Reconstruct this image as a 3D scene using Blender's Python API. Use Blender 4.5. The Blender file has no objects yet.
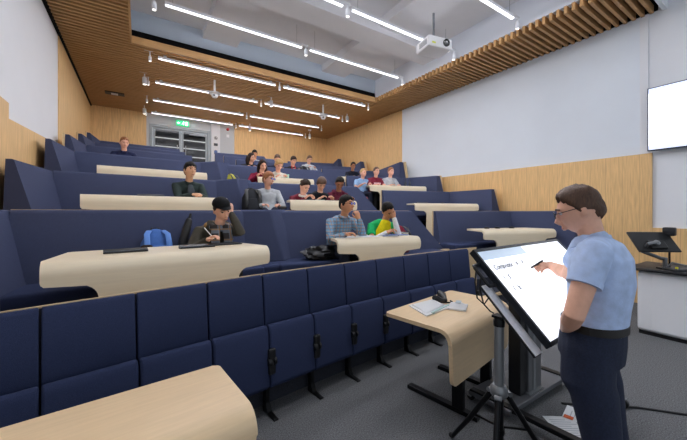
import bpy, bmesh, math, random
from mathutils import Vector as V, Matrix as MX, noise
random.seed(7)
SC = bpy.context.scene
COL = SC.collection
PI = math.pi
R = math.radians

# ------------------------------------------------------------------ materials
def lin(h):
    if isinstance(h, str):
        h = h.lstrip('#'); h = [int(h[i:i+2], 16)/255 for i in (0, 2, 4)]
        h = [c/12.92 if c <= .04045 else ((c+.055)/1.055)**2.4 for c in h]
    return (h[0], h[1], h[2], 1)
_mats = {}
def mat(name, col, rough=.6, metal=0, var=0, scale=40, stretch=(1,1,1), bump=0, bscale=None, spec=.4, emit=None, estr=0, lines=None, sheen=0, coat=0):
    """Principled material; colour varied by stretched object-space noise, optional fine bump and thin dark joint lines."""
    if name in _mats: return _mats[name]
    m = bpy.data.materials.new(name); m.use_nodes = True
    nt = m.node_tree; N = nt.nodes; L = nt.links
    b = N['Principled BSDF']
    c = lin(col)
    b.inputs['Base Color'].default_value = c
    b.inputs['Roughness'].default_value = rough
    b.inputs['Metallic'].default_value = metal
    b.inputs['Specular IOR Level'].default_value = spec
    if sheen: b.inputs['Sheen Weight'].default_value = sheen
    if coat: b.inputs['Coat Weight'].default_value = coat
    if emit:
        b.inputs['Emission Color'].default_value = lin(emit); b.inputs['Emission Strength'].default_value = estr
    if var or bump or lines:
        tc = N.new('ShaderNodeTexCoord'); mp = N.new('ShaderNodeMapping')
        mp.inputs['Scale'].default_value = stretch
        L.new(tc.outputs['Object'], mp.inputs['Vector'])
        nz = N.new('ShaderNodeTexNoise'); nz.inputs['Scale'].default_value = scale; nz.inputs['Detail'].default_value = 5
        L.new(mp.outputs['Vector'], nz.inputs['Vector'])
        out = None
        if var:
            rp = N.new('ShaderNodeValToRGB')
            lo = [max(0, x*(1-var)) for x in c[:3]]; hi = [min(1, x*(1+var)) for x in c[:3]]
            rp.color_ramp.elements[0].position = .3; rp.color_ramp.elements[1].position = .7
            rp.color_ramp.elements[0].color = (*lo, 1); rp.color_ramp.elements[1].color = (*hi, 1)
            L.new(nz.outputs['Fac'], rp.inputs['Fac']); out = rp.outputs['Color']
        if lines:
            step, width, dark = lines
            sp = N.new('ShaderNodeSeparateXYZ'); L.new(tc.outputs['Object'], sp.inputs[0])
            a = N.new('ShaderNodeMath'); a.operation = 'ADD'; L.new(sp.outputs[0], a.inputs[0]); L.new(sp.outputs[1], a.inputs[1])
            d = N.new('ShaderNodeMath'); d.operation = 'DIVIDE'; L.new(a.outputs[0], d.inputs[0]); d.inputs[1].default_value = step
            f = N.new('ShaderNodeMath'); f.operation = 'FRACT'; L.new(d.outputs[0], f.inputs[0])
            lt = N.new('ShaderNodeMath'); lt.operation = 'LESS_THAN'; L.new(f.outputs[0], lt.inputs[0]); lt.inputs[1].default_value = width
            mx = N.new('ShaderNodeMix'); mx.data_type = 'RGBA'
            mx.inputs[6].default_value = c
            if out: L.new(out, mx.inputs[6])
            mx.inputs[7].default_value = (c[0]*dark, c[1]*dark, c[2]*dark, 1)
            L.new(lt.outputs[0], mx.inputs[0]); out = mx.outputs[2]
        if out: L.new(out, b.inputs['Base Color'])
        if bump:
            n2 = nz
            if bscale:
                n2 = N.new('ShaderNodeTexNoise'); n2.inputs['Scale'].default_value = bscale; L.new(tc.outputs['Object'], n2.inputs['Vector'])
            bp = N.new('ShaderNodeBump'); bp.inputs['Strength'].default_value = bump; bp.inputs['Distance'].default_value = .004
            L.new(n2.outputs['Fac'], bp.inputs['Height']); L.new(bp.outputs['Normal'], b.inputs['Normal'])
    _mats[name] = m
    return m

def plaid(name, base, c1, c2, s=.07):
    """Checked cloth: two sets of bands over a base colour."""
    if name in _mats: return _mats[name]
    m = bpy.data.materials.new(name); m.use_nodes = True
    N = m.node_tree.nodes; L = m.node_tree.links; b = N['Principled BSDF']; b.inputs['Roughness'].default_value = .85
    tc = N.new('ShaderNodeTexCoord'); sp = N.new('ShaderNodeSeparateXYZ'); L.new(tc.outputs['Object'], sp.inputs[0])
    def band(sock, off, width):
        a = N.new('ShaderNodeMath'); a.operation = 'MULTIPLY_ADD'; L.new(sock, a.inputs[0]); a.inputs[1].default_value = 1/s; a.inputs[2].default_value = off
        f = N.new('ShaderNodeMath'); f.operation = 'FRACT'; L.new(a.outputs[0], f.inputs[0])
        l = N.new('ShaderNodeMath'); l.operation = 'LESS_THAN'; L.new(f.outputs[0], l.inputs[0]); l.inputs[1].default_value = width
        return l.outputs[0]
    cur = None
    for sock, off, w, c in ((sp.outputs[0], .1, .45, c1), (sp.outputs[2], .3, .45, c1), (sp.outputs[0], .0, .14, c2), (sp.outputs[2], .0, .14, c2)):
        mx = N.new('ShaderNodeMix'); mx.data_type = 'RGBA'
        if cur is None: mx.inputs[6].default_value = lin(base)
        else: L.new(cur, mx.inputs[6])
        mx.inputs[7].default_value = lin(c)
        k = N.new('ShaderNodeMath'); k.operation = 'MULTIPLY'; L.new(band(sock, off, w), k.inputs[0]); k.inputs[1].default_value = .6
        L.new(k.outputs[0], mx.inputs[0]); cur = mx.outputs[2]
    L.new(cur, b.inputs['Base Color'])
    _mats[name] = m
    return m

# ------------------------------------------------------------------ mesh building
class MB:
    def __init__(s): s.bm = bmesh.new()
    def quadgrid(s, rows, closed=False, caps=False):
        vs = [[s.bm.verts.new(p) for p in r] for r in rows]
        n = len(rows[0])
        for i in range(len(vs)-1):
            for j in range(n if closed else n-1):
                k = (j+1) % n
                try: s.bm.faces.new((vs[i][j], vs[i][k], vs[i+1][k], vs[i+1][j]))
                except ValueError: pass
        if caps:
            s.bm.faces.new(vs[0][::-1]); s.bm.faces.new(vs[-1])
        return vs
    def box(s, c, d, rot=None, bev=0, seg=2):
        """box centred at c with full size d, optionally rotated by a Matrix and with rounded edges"""
        ret = bmesh.ops.create_cube(s.bm, size=1)
        vs = ret['verts']
        for v in vs: v.co = V((v.co.x*d[0], v.co.y*d[1], v.co.z*d[2]))
        if bev:
            es = list({e for v in vs for e in v.link_edges})
            r = bmesh.ops.bevel(s.bm, geom=es, offset=min(bev, min(d)*.49), segments=seg, affect='EDGES', profile=.5)
            vs = list({v for f in r['faces'] for v in f.verts} | {v for v in vs if v.is_valid})
        M = MX.Translation(c) @ (rot.to_4x4() if rot else MX.Identity(4))
        for v in vs: v.co = M @ v.co
        return s
    def bx(s, x0, x1, y0, y1, z0, z1, bev=0, seg=2):
        return s.box(((x0+x1)/2, (y0+y1)/2, (z0+z1)/2), (x1-x0, y1-y0, z1-z0), None, bev, seg)
    def prism(s, pts, vec):
        """polygon pts (3-D) extruded by vec"""
        vec = V(vec); a = [s.bm.verts.new(p) for p in pts]; b = [s.bm.verts.new(V(p)+vec) for p in pts]; n = len(pts)
        s.bm.faces.new(a[::-1]); s.bm.faces.new(b)
        for i in range(n): s.bm.faces.new((a[i], a[(i+1) % n], b[(i+1) % n], b[i]))
        return s
    def hull(s, lo, hi):
        """two matching rings joined and capped"""
        s.quadgrid([lo, hi], closed=True, caps=True); return s
    def loft(s, cs, rs, n=14, side=(1, 0, 0), round_ends=True):
        """elliptical sections rs=(rx, ry) along centres cs"""
        cs = [V(c) for c in cs]; rs = [(r, r) if not isinstance(r, tuple) else r for r in rs]
        rows = []; m = len(cs)
        def frame(t):
            sd = V(side); sd = sd - t*sd.dot(t)
            if sd.length < 1e-3: sd = t.orthogonal()
            sd.normalize(); return sd, t.cross(sd).normalized()
        ts = []
        for i in range(m):
            t = cs[min(i+1, m-1)] - cs[max(i-1, 0)]
            ts.append(t.normalized() if t.length > 1e-9 else V((0, 0, 1)))
        def ring(c, t, r, k=1.):
            a, b = frame(t)
            return [c + a*(r[0]*k*math.cos(2*PI*j/n)) + b*(r[1]*k*math.sin(2*PI*j/n)) for j in range(n)]
        if round_ends:
            q = min(rs[0])
            for f in (.95, .7, .35): rows.append(ring(cs[0]-ts[0]*q*f, ts[0], rs[0], math.sqrt(1-f*f)))
        for c, t, r in zip(cs, ts, rs): rows.append(ring(c, t, r))
        if round_ends:
            q = min(rs[-1])
            for f in (.35, .7, .95): rows.append(ring(cs[-1]+ts[-1]*q*f, ts[-1], rs[-1], math.sqrt(1-f*f)))
        s.quadgrid(rows, closed=True, caps=True); return s
    def tube(s, pts, r, n=8, ends=False): return s.loft(pts, [r if not isinstance(r, list) else r[i] for i in range(len(pts))], n, round_ends=ends)
    def cyl(s, a, b, r0, r1=None, n=16): return s.loft([a, b], [r0, r0 if r1 is None else r1], n, round_ends=False)
    def lathe(s, c, prof, n=20, axis='Z'):
        rows = []
        for r, h in prof:
            ring = []
            for j in range(n):
                x, y = r*math.cos(2*PI*j/n), r*math.sin(2*PI*j/n)
                p = (x, y, h) if axis == 'Z' else ((h, x, y) if axis == 'X' else (y, h, x))
                ring.append(V(c)+V(p))
            rows.append(ring)
        s.quadgrid(rows, closed=True, caps=True); return s
    def ell(s, c, r, M=None, n=14):
        rows = []
        for i in range(1, n):
            th = PI*i/n
            ring = []
            for j in range(n*2):
                ph = PI*j/n
                p = V((r[0]*math.sin(th)*math.cos(ph), r[1]*math.sin(th)*math.sin(ph), r[2]*math.cos(th)))
                ring.append(V(c) + (M @ p if M else p))
            rows.append(ring)
        s.quadgrid(rows, closed=True, caps=True); return s
    def xf(s, M):
        for v in s.bm.verts: v.co = M @ v.co
        return s
    def build(s, name, m, parent=None, smooth=None, bevel=0, loc=None, rotz=0, M=None):
        bm = s.bm
        bmesh.ops.recalc_face_normals(bm, faces=bm.faces)
        me = bpy.data.meshes.new(name); bm.to_mesh(me); bm.free()
        for x in (m if isinstance(m, (list, tuple)) else [m]): me.materials.append(x)
        if smooth is not None:
            for p in me.polygons: p.use_smooth = True
            me.set_sharp_from_angle(angle=R(smooth))
        o = bpy.data.objects.new(name, me); COL.objects.link(o)
        if bevel:
            b = o.modifiers.new('edge', 'BEVEL'); b.width = bevel; b.segments = 2; b.limit_method = 'ANGLE'; b.angle_limit = R(40)
        if parent: o.parent = parent
        if M is not None: o.matrix_local = M
        elif loc is not None or rotz:
            o.location = loc or (0, 0, 0); o.rotation_euler = (0, 0, rotz)
        return o

def tag(o, label, cat, group=None):
    o['label'] = label; o['category'] = cat
    if group: o['group'] = group
    return o
def thing(name, label, cat, loc=(0, 0, 0), rotz=0, group=None, M=None):
    o = bpy.data.objects.new(name, None); COL.objects.link(o); o.empty_display_size = .1
    if M is not None: o.matrix_world = M
    else: o.location = loc; o.rotation_euler = (0, 0, rotz)
    return tag(o, label, cat, group)
def struct(o): o['kind'] = 'structure'; return o
def dup(root, loc=None, rotz=None, label=None, M=None):
    r = root.copy(); COL.objects.link(r)
    if M is not None: r.matrix_world = M
    if loc is not None: r.location = loc
    if rotz is not None: r.rotation_euler = (0, 0, rotz)
    if label: r['label'] = label
    for ch in list(root.children):
        c = ch.copy(); COL.objects.link(c); c.parent = r; c.matrix_parent_inverse = ch.matrix_parent_inverse.copy()
        for g in list(ch.children):
            d = g.copy(); COL.objects.link(d); d.parent = c; d.matrix_parent_inverse = g.matrix_parent_inverse.copy()
    return r
ORD = ['first', 'second', 'third', 'fourth', 'fifth', 'sixth', 'seventh', 'eighth', 'ninth', 'tenth', 'eleventh', 'twelfth', 'thirteenth']

# palette
NAVY = mat('navy_wool', '#3C425A', .92, var=.2, scale=260, bump=.35, spec=.12)
NAVYD = mat('navy_wool_dimmed', '#2D3550', .92, var=.2, scale=260, bump=.35, spec=.12)  # same wool as NAVY, colour darkened to paint the dimmer front-row light
OAK = mat('oak_panel', '#D2AD79', .5, var=.16, scale=9, stretch=(6, 6, .35), lines=(.24, .025, .72), spec=.3)
OAKS = mat('oak_slat', '#AD8659', .55, var=.14, scale=8, stretch=(.4, 5, 5), spec=.25)
PLY = mat('plywood_edge', '#C8AE86', .55, var=.12, scale=14, stretch=(1, 1, 8), spec=.3)
MAPLE = mat('maple_laminate', '#DCC19A', .36, var=.05, scale=6, stretch=(.7, 9, 9), spec=.4)
MAPLEF = mat('maple_pale', '#EBDEC3', .42, var=.035, scale=6, stretch=(.7, 9, 9), spec=.35)
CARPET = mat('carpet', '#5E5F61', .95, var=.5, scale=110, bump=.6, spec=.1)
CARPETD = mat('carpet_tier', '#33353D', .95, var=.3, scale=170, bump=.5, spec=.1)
WHITE = mat('white_wall', '#E2E5EA', .7, var=.012, scale=2, spec=.25)
WHITER = mat('white_writing_wall', '#DDE5EE', .45, var=.012, scale=2, spec=.35)
CEIL = mat('ceiling_paint', '#D3D3D6', .8, var=.02, scale=3, spec=.2)
GREYW = mat('grey_blue_wall', '#A5B0BC', .75, spec=.2)
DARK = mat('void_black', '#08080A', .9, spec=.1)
BLACK = mat('black_plastic', '#111214', .45, spec=.4)
BLACKM = mat('black_metal', '#17181A', .38, metal=.6)
STEEL = mat('brushed_steel', '#8D9092', .42, metal=.7, var=.1, scale=60, stretch=(1, 1, .05))
ALU = mat('grey_aluminium', '#77797C', .4, metal=.7)
WPL = mat('white_plastic', '#E3E4E6', .4, spec=.4)
WMET = mat('white_lamp_metal', '#DADDE2', .45)
PAPER = mat('paper', '#E4E6E8', .8, spec=.2)
DOORM = mat('door_grey', '#7E8385', .5, metal=.3)
LAMP = mat('lamp_diffuser', '#FFFFFF', .5, emit='#F8F8FF', estr=85)
LAMPF = mat('spot_lens', '#FFFFFF', .5, emit='#FFF6EA', estr=12)
GLASSD = mat('dark_glass', '#0A0D10', .1, spec=.12)
INK = mat('ink', '#3A3D46', .7)

# ------------------------------------------------------------------ layout of the theatre (metres)
B0 = [2.42, 4.05, 5.72, 7.36, 8.85, 10.35, 11.75]
ZT = [1.09, 1.62, 2.15, 2.68, 3.05, 3.38, 3.70]
FL = [z-1.09 for z in ZT]
yL = lambda k, x: B0[k] + .10*x
yC = lambda k, x: B0[k] + .12 - .10*(x-1.4)
yR = lambda k, x: B0[k] + .45 - .27*(x-5.1)
XL, XR, YB, ZC = -1.3, 7.4, 12.75, 5.0
y0 = lambda x: 2.42 + .17*x - .02*x*x             # the curved front row
TIERN = ['front', 'lowest', 'second', 'third', 'fourth', 'fifth', 'topmost']

# ------------------------------------------------------------------ room shell
struct(MB().bx(XL-.2, XR+.2, -2.6, 4.4, -.12, 0).build('floor', CARPET))
for k in range(1, 7):
    f = (lambda x: y0(x)+.05) if k == 1 else None
    if k == 1:
        fr = [(x, y0(x)+.05) for x in (-1.3, -.6, 0, .6, 1.2, 1.8, 2.4, 3, 3.6, 4.1)] + [(4.12, 3.02), (5.08, 3.02), (5.1, 2.75), (7.4, 2.05)]
    else:
        fr = [(-1.3, yL(k-1, -1.3)+.05), (1.3, yL(k-1, 1.3)+.05), (1.5, yC(k-1, 1.5)+.05), (4.2, yC(k-1, 4.2)+.05), (5.08, yR(k-1, 5.08)+.05), (7.4, yR(k-1, 7.4)+.05)]
    pts = [(x, y, FL[k-1]-(.1 if k > 1 else 0)) for x, y in fr] + [(7.4, YB, FL[k-1]-(.1 if k > 1 else 0)), (-1.3, YB, FL[k-1]-(.1 if k > 1 else 0))]
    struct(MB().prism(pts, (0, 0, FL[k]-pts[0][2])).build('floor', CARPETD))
# walls
struct(MB().bx(XL-.2, XL, -2.6, 8.03, -.1, 6.2).build('wall_left', WHITE))
struct(MB().bx(XL-.2, XL+.012, 8.03, YB, 1.5, 6.2).build('wall_left', OAK))
lp = MB().bx(XL, XL+.06, 2.0, 5.08, 0, 2.84)
struct(lp.build('trim_1', OAK))
struct(MB().prism([(XL, 5.08, 0), (XL, 7.9, 0), (XL, 7.9, 2.86), (XL, 5.08, 2.67)], (.05, 0, 0)).build('trim_2', OAK))
struct(MB().bx(XR, XR+.2, -2.6, 1.67, -.1, 6.2).build('wall_right', WHITE))
struct(MB().bx(XR, XR+.2, 1.67, 7.75, -.1, 6.2).build('wall_right', WHITER))
struct(MB().bx(XR-.012, XR+.2, 7.75, YB, 1.5, 6.2).build('wall_right', OAK))
struct(MB().bx(XR-.02, XR, 1.67, 1.78, 2.62, 6.0).build('trim_3', WHITE))
struct(MB().prism([(XR-.05, 1.62, 0), (XR-.05, 4.25, 0), (XR-.02, 4.28, 0), (XR-.02, 7.75, 0), (XR, 7.75, 0), (XR, 1.62, 0)], (0, 0, 2.61)).build('trim_4', OAK))
bw = MB().bx(XL, .22, YB, YB+.2, 1.5, 6.2); struct(bw.build('wall_back', OAK))
struct(MB().bx(3.17, XR, YB, YB+.2, 1.5, 6.2).build('wall_back', OAK))
aw = MB().bx(.22, .31, YB, YB+.2, 2, 5.4).bx(.31, 2.27, YB, YB+.2, 4.66, 5.4).bx(2.27, 3.17, YB+.03, YB+.2, 2, 5.4)
struct(aw.build('wall_back', mat('alcove_paint', '#B9BDC0', .7)))
struct(MB().bx(2.3, 2.62, YB-.05, YB+.03, 2.6, 4.95).build('trim_5', WHITE))

# slatted ceiling: frame of oak slats around the raised bay
sl = MB()
RX0, RX1, RY = -.13, 6.12, 7.62
y = 1.62
while y < YB-.02:
    if y < RY-.03:
        sl.bx(XL+.05, RX0, y-.023, y+.023, ZC, ZC+.13); sl.bx(RX1, XR-.03, y-.023, y+.023, ZC, ZC+.13)
    else: sl.bx(XL+.05, XR-.03, y-.023, y+.023, ZC, ZC+.13)
    y += .116
struct(sl.build('ceiling_slats', OAKS))
y = .1; s2 = MB()
while y < 1.6:
    s2.bx(XL+.05, RX0, y-.023, y+.023, ZC, ZC+.13); y += .116
struct(s2.build('ceiling_slats', OAKS))
struct(MB().bx(RX0-.02, RX0+.01, .05, RY, ZC-.005, ZC+.14).bx(RX0-.02, RX1+.02, RY-.03, RY, ZC-.005, ZC+.14).build('ceiling_trim', OAKS))
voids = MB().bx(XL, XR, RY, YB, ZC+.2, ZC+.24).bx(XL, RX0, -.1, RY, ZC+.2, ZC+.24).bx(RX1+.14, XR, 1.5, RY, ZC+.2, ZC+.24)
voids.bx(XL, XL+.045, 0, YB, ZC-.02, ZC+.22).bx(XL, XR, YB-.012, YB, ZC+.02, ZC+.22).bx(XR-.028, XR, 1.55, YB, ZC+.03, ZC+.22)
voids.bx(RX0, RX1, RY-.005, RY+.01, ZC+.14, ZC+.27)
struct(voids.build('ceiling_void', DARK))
# raised bay
ZB = 5.68
struct(MB().bx(XL-.2, XR+.2, -2.6, RY+.4, ZB, ZB+.15).build('ceiling', CEIL))
struct(MB().bx(RX0-.3, RX1+.3, RY+.012, RY+.13, ZC+.26, ZB).build('ceiling_fascia', GREYW))
struct(MB().bx(RX0-.13, RX0-.02, -.1, RY, ZC+.13, ZB).build('ceiling_fascia', GREYW))
struct(MB().bx(RX1+.02, RX1+.13, 1.5, RY, ZC+.13, ZB).build('ceiling_fascia', mat('white_fascia', '#DDE2EA', .7)))
struct(MB().bx(RX1+.02, XR, 1.44, 1.5, ZC+.0, ZB).build('ceiling_fascia', WHITE))
struct(MB().bx(RX0-.1, RX1+.1, 5.12, 5.66, 5.38, ZB).build('ceiling_beam', CEIL))
struct(MB().bx(RX0-.1, RX1+.1, 2.2, 2.7, 5.38, ZB).build('ceiling_beam', CEIL))
for x in (1.2, 4.25):
    struct(MB().bx(x, x+.75, 5.66, RY+.02, 5.5, ZB).build('ceiling_beam', CEIL))
    struct(MB().bx(x, x+.75, 2.7, 5.12, 5.5, ZB).build('ceiling_beam', CEIL))

# ------------------------------------------------------------------ back doors
d = struct(MB().bx(.31, .40, YB-.03, YB+.08, 2.61, 4.66).bx(2.18, 2.27, YB-.03, YB+.08, 2.61, 4.66).bx(.4, 2.18, YB-.03, YB+.08, 4.57, 4.66).build('door_1', DOORM))
for i, (a, b) in enumerate(((.41, 1.285), (1.295, 2.17))):
    lf = struct(MB().bx(a, a+.07, YB-.01, YB+.04, 2.62, 4.56).bx(b-.07, b, YB-.01, YB+.04, 2.62, 4.56).bx(a+.07, b-.07, YB-.01, YB+.04, 4.5, 4.56).bx(a+.07, b-.07, YB-.01, YB+.04, 2.62, 2.7).build('door_leaf', DOORM, d))
    g = MB().bx(a+.07, b-.07, YB+.01, YB+.02, 2.7, 4.5); struct(g.build('door_glass', GLASSD, d))
    pr = MB()
    for z in (2.9, 3.3, 3.6, 3.9, 4.2): pr.bx(a+.07, b-.07, YB+.002, YB+.0095, z, z+.035)
    struct(pr.build('door_rail', mat('frosted_band_glow', '#C9CFCF', .4, emit='#D9E0DE', estr=.15), d))  # pale bands with a faint glow added to the colour; no lamp here
    hx = b-.13 if i == 0 else a+.13
    struct(MB().tube([(hx, YB-.07, 3.4), (hx, YB-.07, 4.0)], .016).tube([(hx, YB-.07, 3.44), (hx, YB, 3.44)], .01).tube([(hx, YB-.07, 3.96), (hx, YB, 3.96)], .01).build('door_handle', STEEL, d))
struct(MB().bx(1.55, 2.1, YB-.09, YB-.02, 4.41, 4.47).bx(1.7, 2.0, YB-.06, YB-.01, 4.47, 4.5).build('door_closer', ALU, d))
ex = thing('exit_sign', 'green illuminated running-man exit sign above the glass double doors', 'sign', (1.33, YB-.04, 4.8))
MB().bx(-.2, .2, -.03, .03, -.09, .1, .008).build('housing', mat('exit_green', '#0E9A5B', .4, emit='#12B06A', estr=1.3), ex)
pg = MB().ell((.03, -.033, .06), (.014, .004, .014), n=6)
for p in ([(.03, -.034, .045), (.015, -.034, .0)], [(.015, -.034, .0), (.04, -.034, -.03), (.03, -.034, -.06)], [(.015, -.034, .0), (-.015, -.034, -.03), (-.04, -.034, -.03)], [(.028, -.034, .035), (.06, -.034, .02)], [(.028, -.034, .035), (0, -.034, .025)]): pg.tube(p, .007, 6)
pg.bx(.09, .16, -.036, -.03, -.065, .07).bx(-.16, -.08, -.036, -.03, -.005, .012)
pg.prism([(-.18, -.036, .003), (-.13, -.036, .04), (-.13, -.036, -.034)], (0, .006, 0))
pg.build('pictogram', mat('exit_white', '#FFFFFF', .5, emit='#F2FFF6', estr=2), ex)
for i, (z, lb) in enumerate(((4.42, 'no food sign, topmost of three notices on the white pier by doors'), (4.17, 'small dark notice between two others on the white pier by doors'), (3.88, 'blue tinted notice, lowest of three on the white pier by doors'))):
    n = thing('wall_notice', lb, 'notice', (2.46, YB-.052, z), group='notices beside the doors')
    MB().bx(-.1, .1, -.006, .002, -.1, .1).build('notice_sheet', PAPER, n)
    q = MB()
    if i == 0: q.tube([(-.06+.06+.055*math.cos(a*PI/8), -.008, .055*math.sin(a*PI/8)) for a in range(17)], .008, 6).tube([(-.04, -.008, .04), (.04, -.008, -.04)], .008, 6).bx(-.018, .018, -.01, -.006, -.03, .03)
    elif i == 1: q.bx(-.07, .07, -.01, -.006, -.05, .05)
    else: q.bx(-.06, .06, -.01, -.006, -.08, .06).bx(-.03, .03, -.012, -.006, .06, .08)
    q.build('symbol', mat('notice_dark', '#1E2024', .6) if i < 2 else mat('notice_blue', '#3E4F78', .6), n)
al = thing('fire_alarm', 'red fire alarm sounder high on the grey wall beside the doors', 'alarm', (2.92, YB+.03, 4.83))
MB().lathe((0, 0, 0), [(.001, 0), (.055, 0), (.055, -.03), (.035, -.07), (.001, -.07)], axis='Y').build('sounder', mat('alarm_red', '#B3202A', .4), al)
MB().bx(-.05, .05, -.012, 0, -.31, -.2).build('back_box', WPL, al)
# ------------------------------------------------------------------ lamps
def linear_light(x0, x1, y, z, label, grp, top=None):
    t = thing('pendant_light', label, 'light', (x0, y, z), 0, grp)
    L = x1-x0
    h = .03 if top else .019
    MB().bx(0, L, -h, h, .012, .065).build('housing', WMET, t)
    MB().bx(.01, L-.01, -h+.004, h-.004, 0, .013).build('diffuser', LAMP, t)
    if top:
        for q in (.12, L-.12): MB().tube([(q, 0, .06), (q, 0, top-z)], .003, 5).build('suspension_wire', ALU, t)
    else:
        MB().bx(.1, .16, -.012, .012, .06, .1).bx(L-.16, L-.1, -.012, .012, .06, .1).build('bracket', WMET, t)
    return t
SPOT = None
def spot(x, y, z, label, grp, s=1., stem=.12):
    s *= .82; t = thing('track_spotlight', label, 'spotlight', (x, y, z), 0, grp)
    MB().lathe((0, 0, 0), [(.001, .055*s), (.03*s, .055*s), (.036*s, .045*s), (.036*s, -.07*s), (.028*s, -.072*s), (.001, -.066*s)], 14).build('lamp_head', WMET, t, smooth=40)
    MB().lathe((0, 0, 0), [(.001, -.0665*s), (.026*s, -.068*s), (.026*s, -.0735*s), (.001, -.0735*s)], 14).build('lens', LAMPF, t)
    MB().bx(-.012, .012, -.012, .012, .07*s, stem+.06).bx(-.11, .05, -.015, .015, stem+.03, stem+.06).build('track_adapter', WMET, t)
    return t
ROWN = {7.86: 'nearest the bay edge', 9.35: 'second back from the bay', 10.87: 'third back from the bay', 12.3: 'nearest the rear wall'}
for y, nm in ROWN.items():
    for a, b, e in ((.35, 3.0, 'above the door side'), (3.22, 5.93, 'toward the writing wall side')):
        linear_light(a, b, y, 4.9, 'slim light under the slats, row %s, %s' % (nm, e), 'linear lights under the slats')
    for x, e in ((.2, 'at the door end'), (3.11, 'between the two lamps'), (6.05, 'at the writing wall end')):
        spot(x, y, 4.87, 'spot under slats, %s of the row %s' % (e, nm), 'spots in the slatted ceiling')
for i, (x, y, e) in enumerate(((.12, 9.15, 'by the end of the second lamp row'), (.15, 11.9, 'by the end of the rearmost lamp row'), (3.3, 9.0, 'between the second and first lamp rows'), (6.05, 9.05, 'near the writing wall end of second row'), (3.6, 12.15, 'middle of the rearmost lamp row'), (6.1, 12.0, 'by the far corner of rearmost row'))):
    spot(x, y, 4.84, 'larger white cylinder spot under the slats, %s' % e, 'large spots in the slatted ceiling', 1.7, .15)
BAY = {6.28: 'above the fascia', 4.62: 'beside the projector', 3.18: 'in front of the projector', 1.66: 'over the lecture floor'}
for y, nm in BAY.items():
    for a, b, e in ((.38, 3.0, 'door side half'), (3.2, 5.85, 'writing wall half')):
        linear_light(a, b, y, 5.2, 'long hanging linear light in the bay, %s, %s' % (nm, e), 'hanging linear lights in the bay', ZB-(.3 if abs(y-5.4) < .3 else 0))
    for x, e in ((.22, 'door end'), (3.1, 'middle'), (6.0, 'writing wall end')):
        spot(x, y, 5.14, 'white spot on the hanging lamp row %s, %s' % (nm, e), 'spots on the hanging lamps', 1.3, .1)

# projector
pj = thing('projector', 'white projector hanging on a pole from the white ceiling bay', 'projector', (4.85, 4.2, 4.83), R(-12))
MB().bx(-.27, .27, -.22, .2, -.1, .1, .025, 3).build('body', WPL, pj, smooth=40)
MB().lathe((.12, -.22, .0), [(.001, -.0), (.07, 0), (.07, -.03), (.05, -.035), (.045, -.02), (.001, -.018)], axis='Y').build('lens', mat('lens_black', '#0B0C10', .08, spec=.8), pj, smooth=30)
vg = MB()
for i in range(7): vg.bx(-.275, -.268, -.15+i*.035, -.13+i*.035, -.05, .05)
vg.build('vent_grille', ALU, pj)
MB().bx(-.2, -.12, -.225, -.219, -.05, -.02).build('label_plate', mat('yellow_label', '#C9CF3A', .5), pj)
MB().lathe((0, 0, .08), [(.001, 0), (.07, 0), (.06, .07), (.03, .09), (.001, .09)]).build('mount', WPL, pj, smooth=35)
MB().cyl((0, 0, .16), (0, 0, .8), .022).build('pole', mat('pole_grey', '#6E7176', .4, metal=.5), pj, smooth=60)
MB().lathe((0, 0, .8), [(.001, 0), (.06, .0), (.06, .05), (.001, .05)]).build('ceiling_plate', BLACKM, pj, smooth=40)
for x, y, lb in ((1.64, 8.6, 'white camera on a stem under slats, above the doorway side'), (4.9, 8.7, 'white camera on a stem under slats, toward the writing wall')):
    c = thing('ceiling_camera', lb, 'camera', (x, y, 4.62), 0, 'stem cameras'); c.scale = (1.45, 1.45, .98)
    MB().cyl((0, 0, .05), (0, 0, .4), .018).build('stem', WPL, c, smooth=60)
    MB().lathe((0, 0, 0), [(.001, .06), (.09, .055), (.1, .03), (.06, .01), (.001, .01)]).build('mount_plate', WPL, c, smooth=40)
    MB().lathe((0, 0, 0), [(.001, .012), (.05, .01), (.055, -.03), (.04, -.07), (.001, -.085)]).build('camera_head', WPL, c, smooth=50)
    MB().ell((-.02, -.045, -.03), (.022, .016, .022)).build('lens', BLACK, c, smooth=60)
sm = thing('smoke_detector', 'round white smoke detector under the slats near the rear wall', 'detector', (5.9, 11.6, 4.97))
MB().lathe((0, 0, 0), [(.001, .03), (.07, .03), (.07, 0), (.05, -.03), (.001, -.035)]).build('detector_body', WPL, sm, smooth=40)
vt = thing('ceiling_vent', 'small black framed ceiling speaker panel set in the slats', 'vent', (-.6, 11.1, 4.985))
MB().bx(-.2, .25, -.12, .12, -.01, .014).build('frame', BLACK, vt)
MB().bx(-.06, .1, -.07, .07, -.02, -.009).build('grille', WMET, vt)

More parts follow.
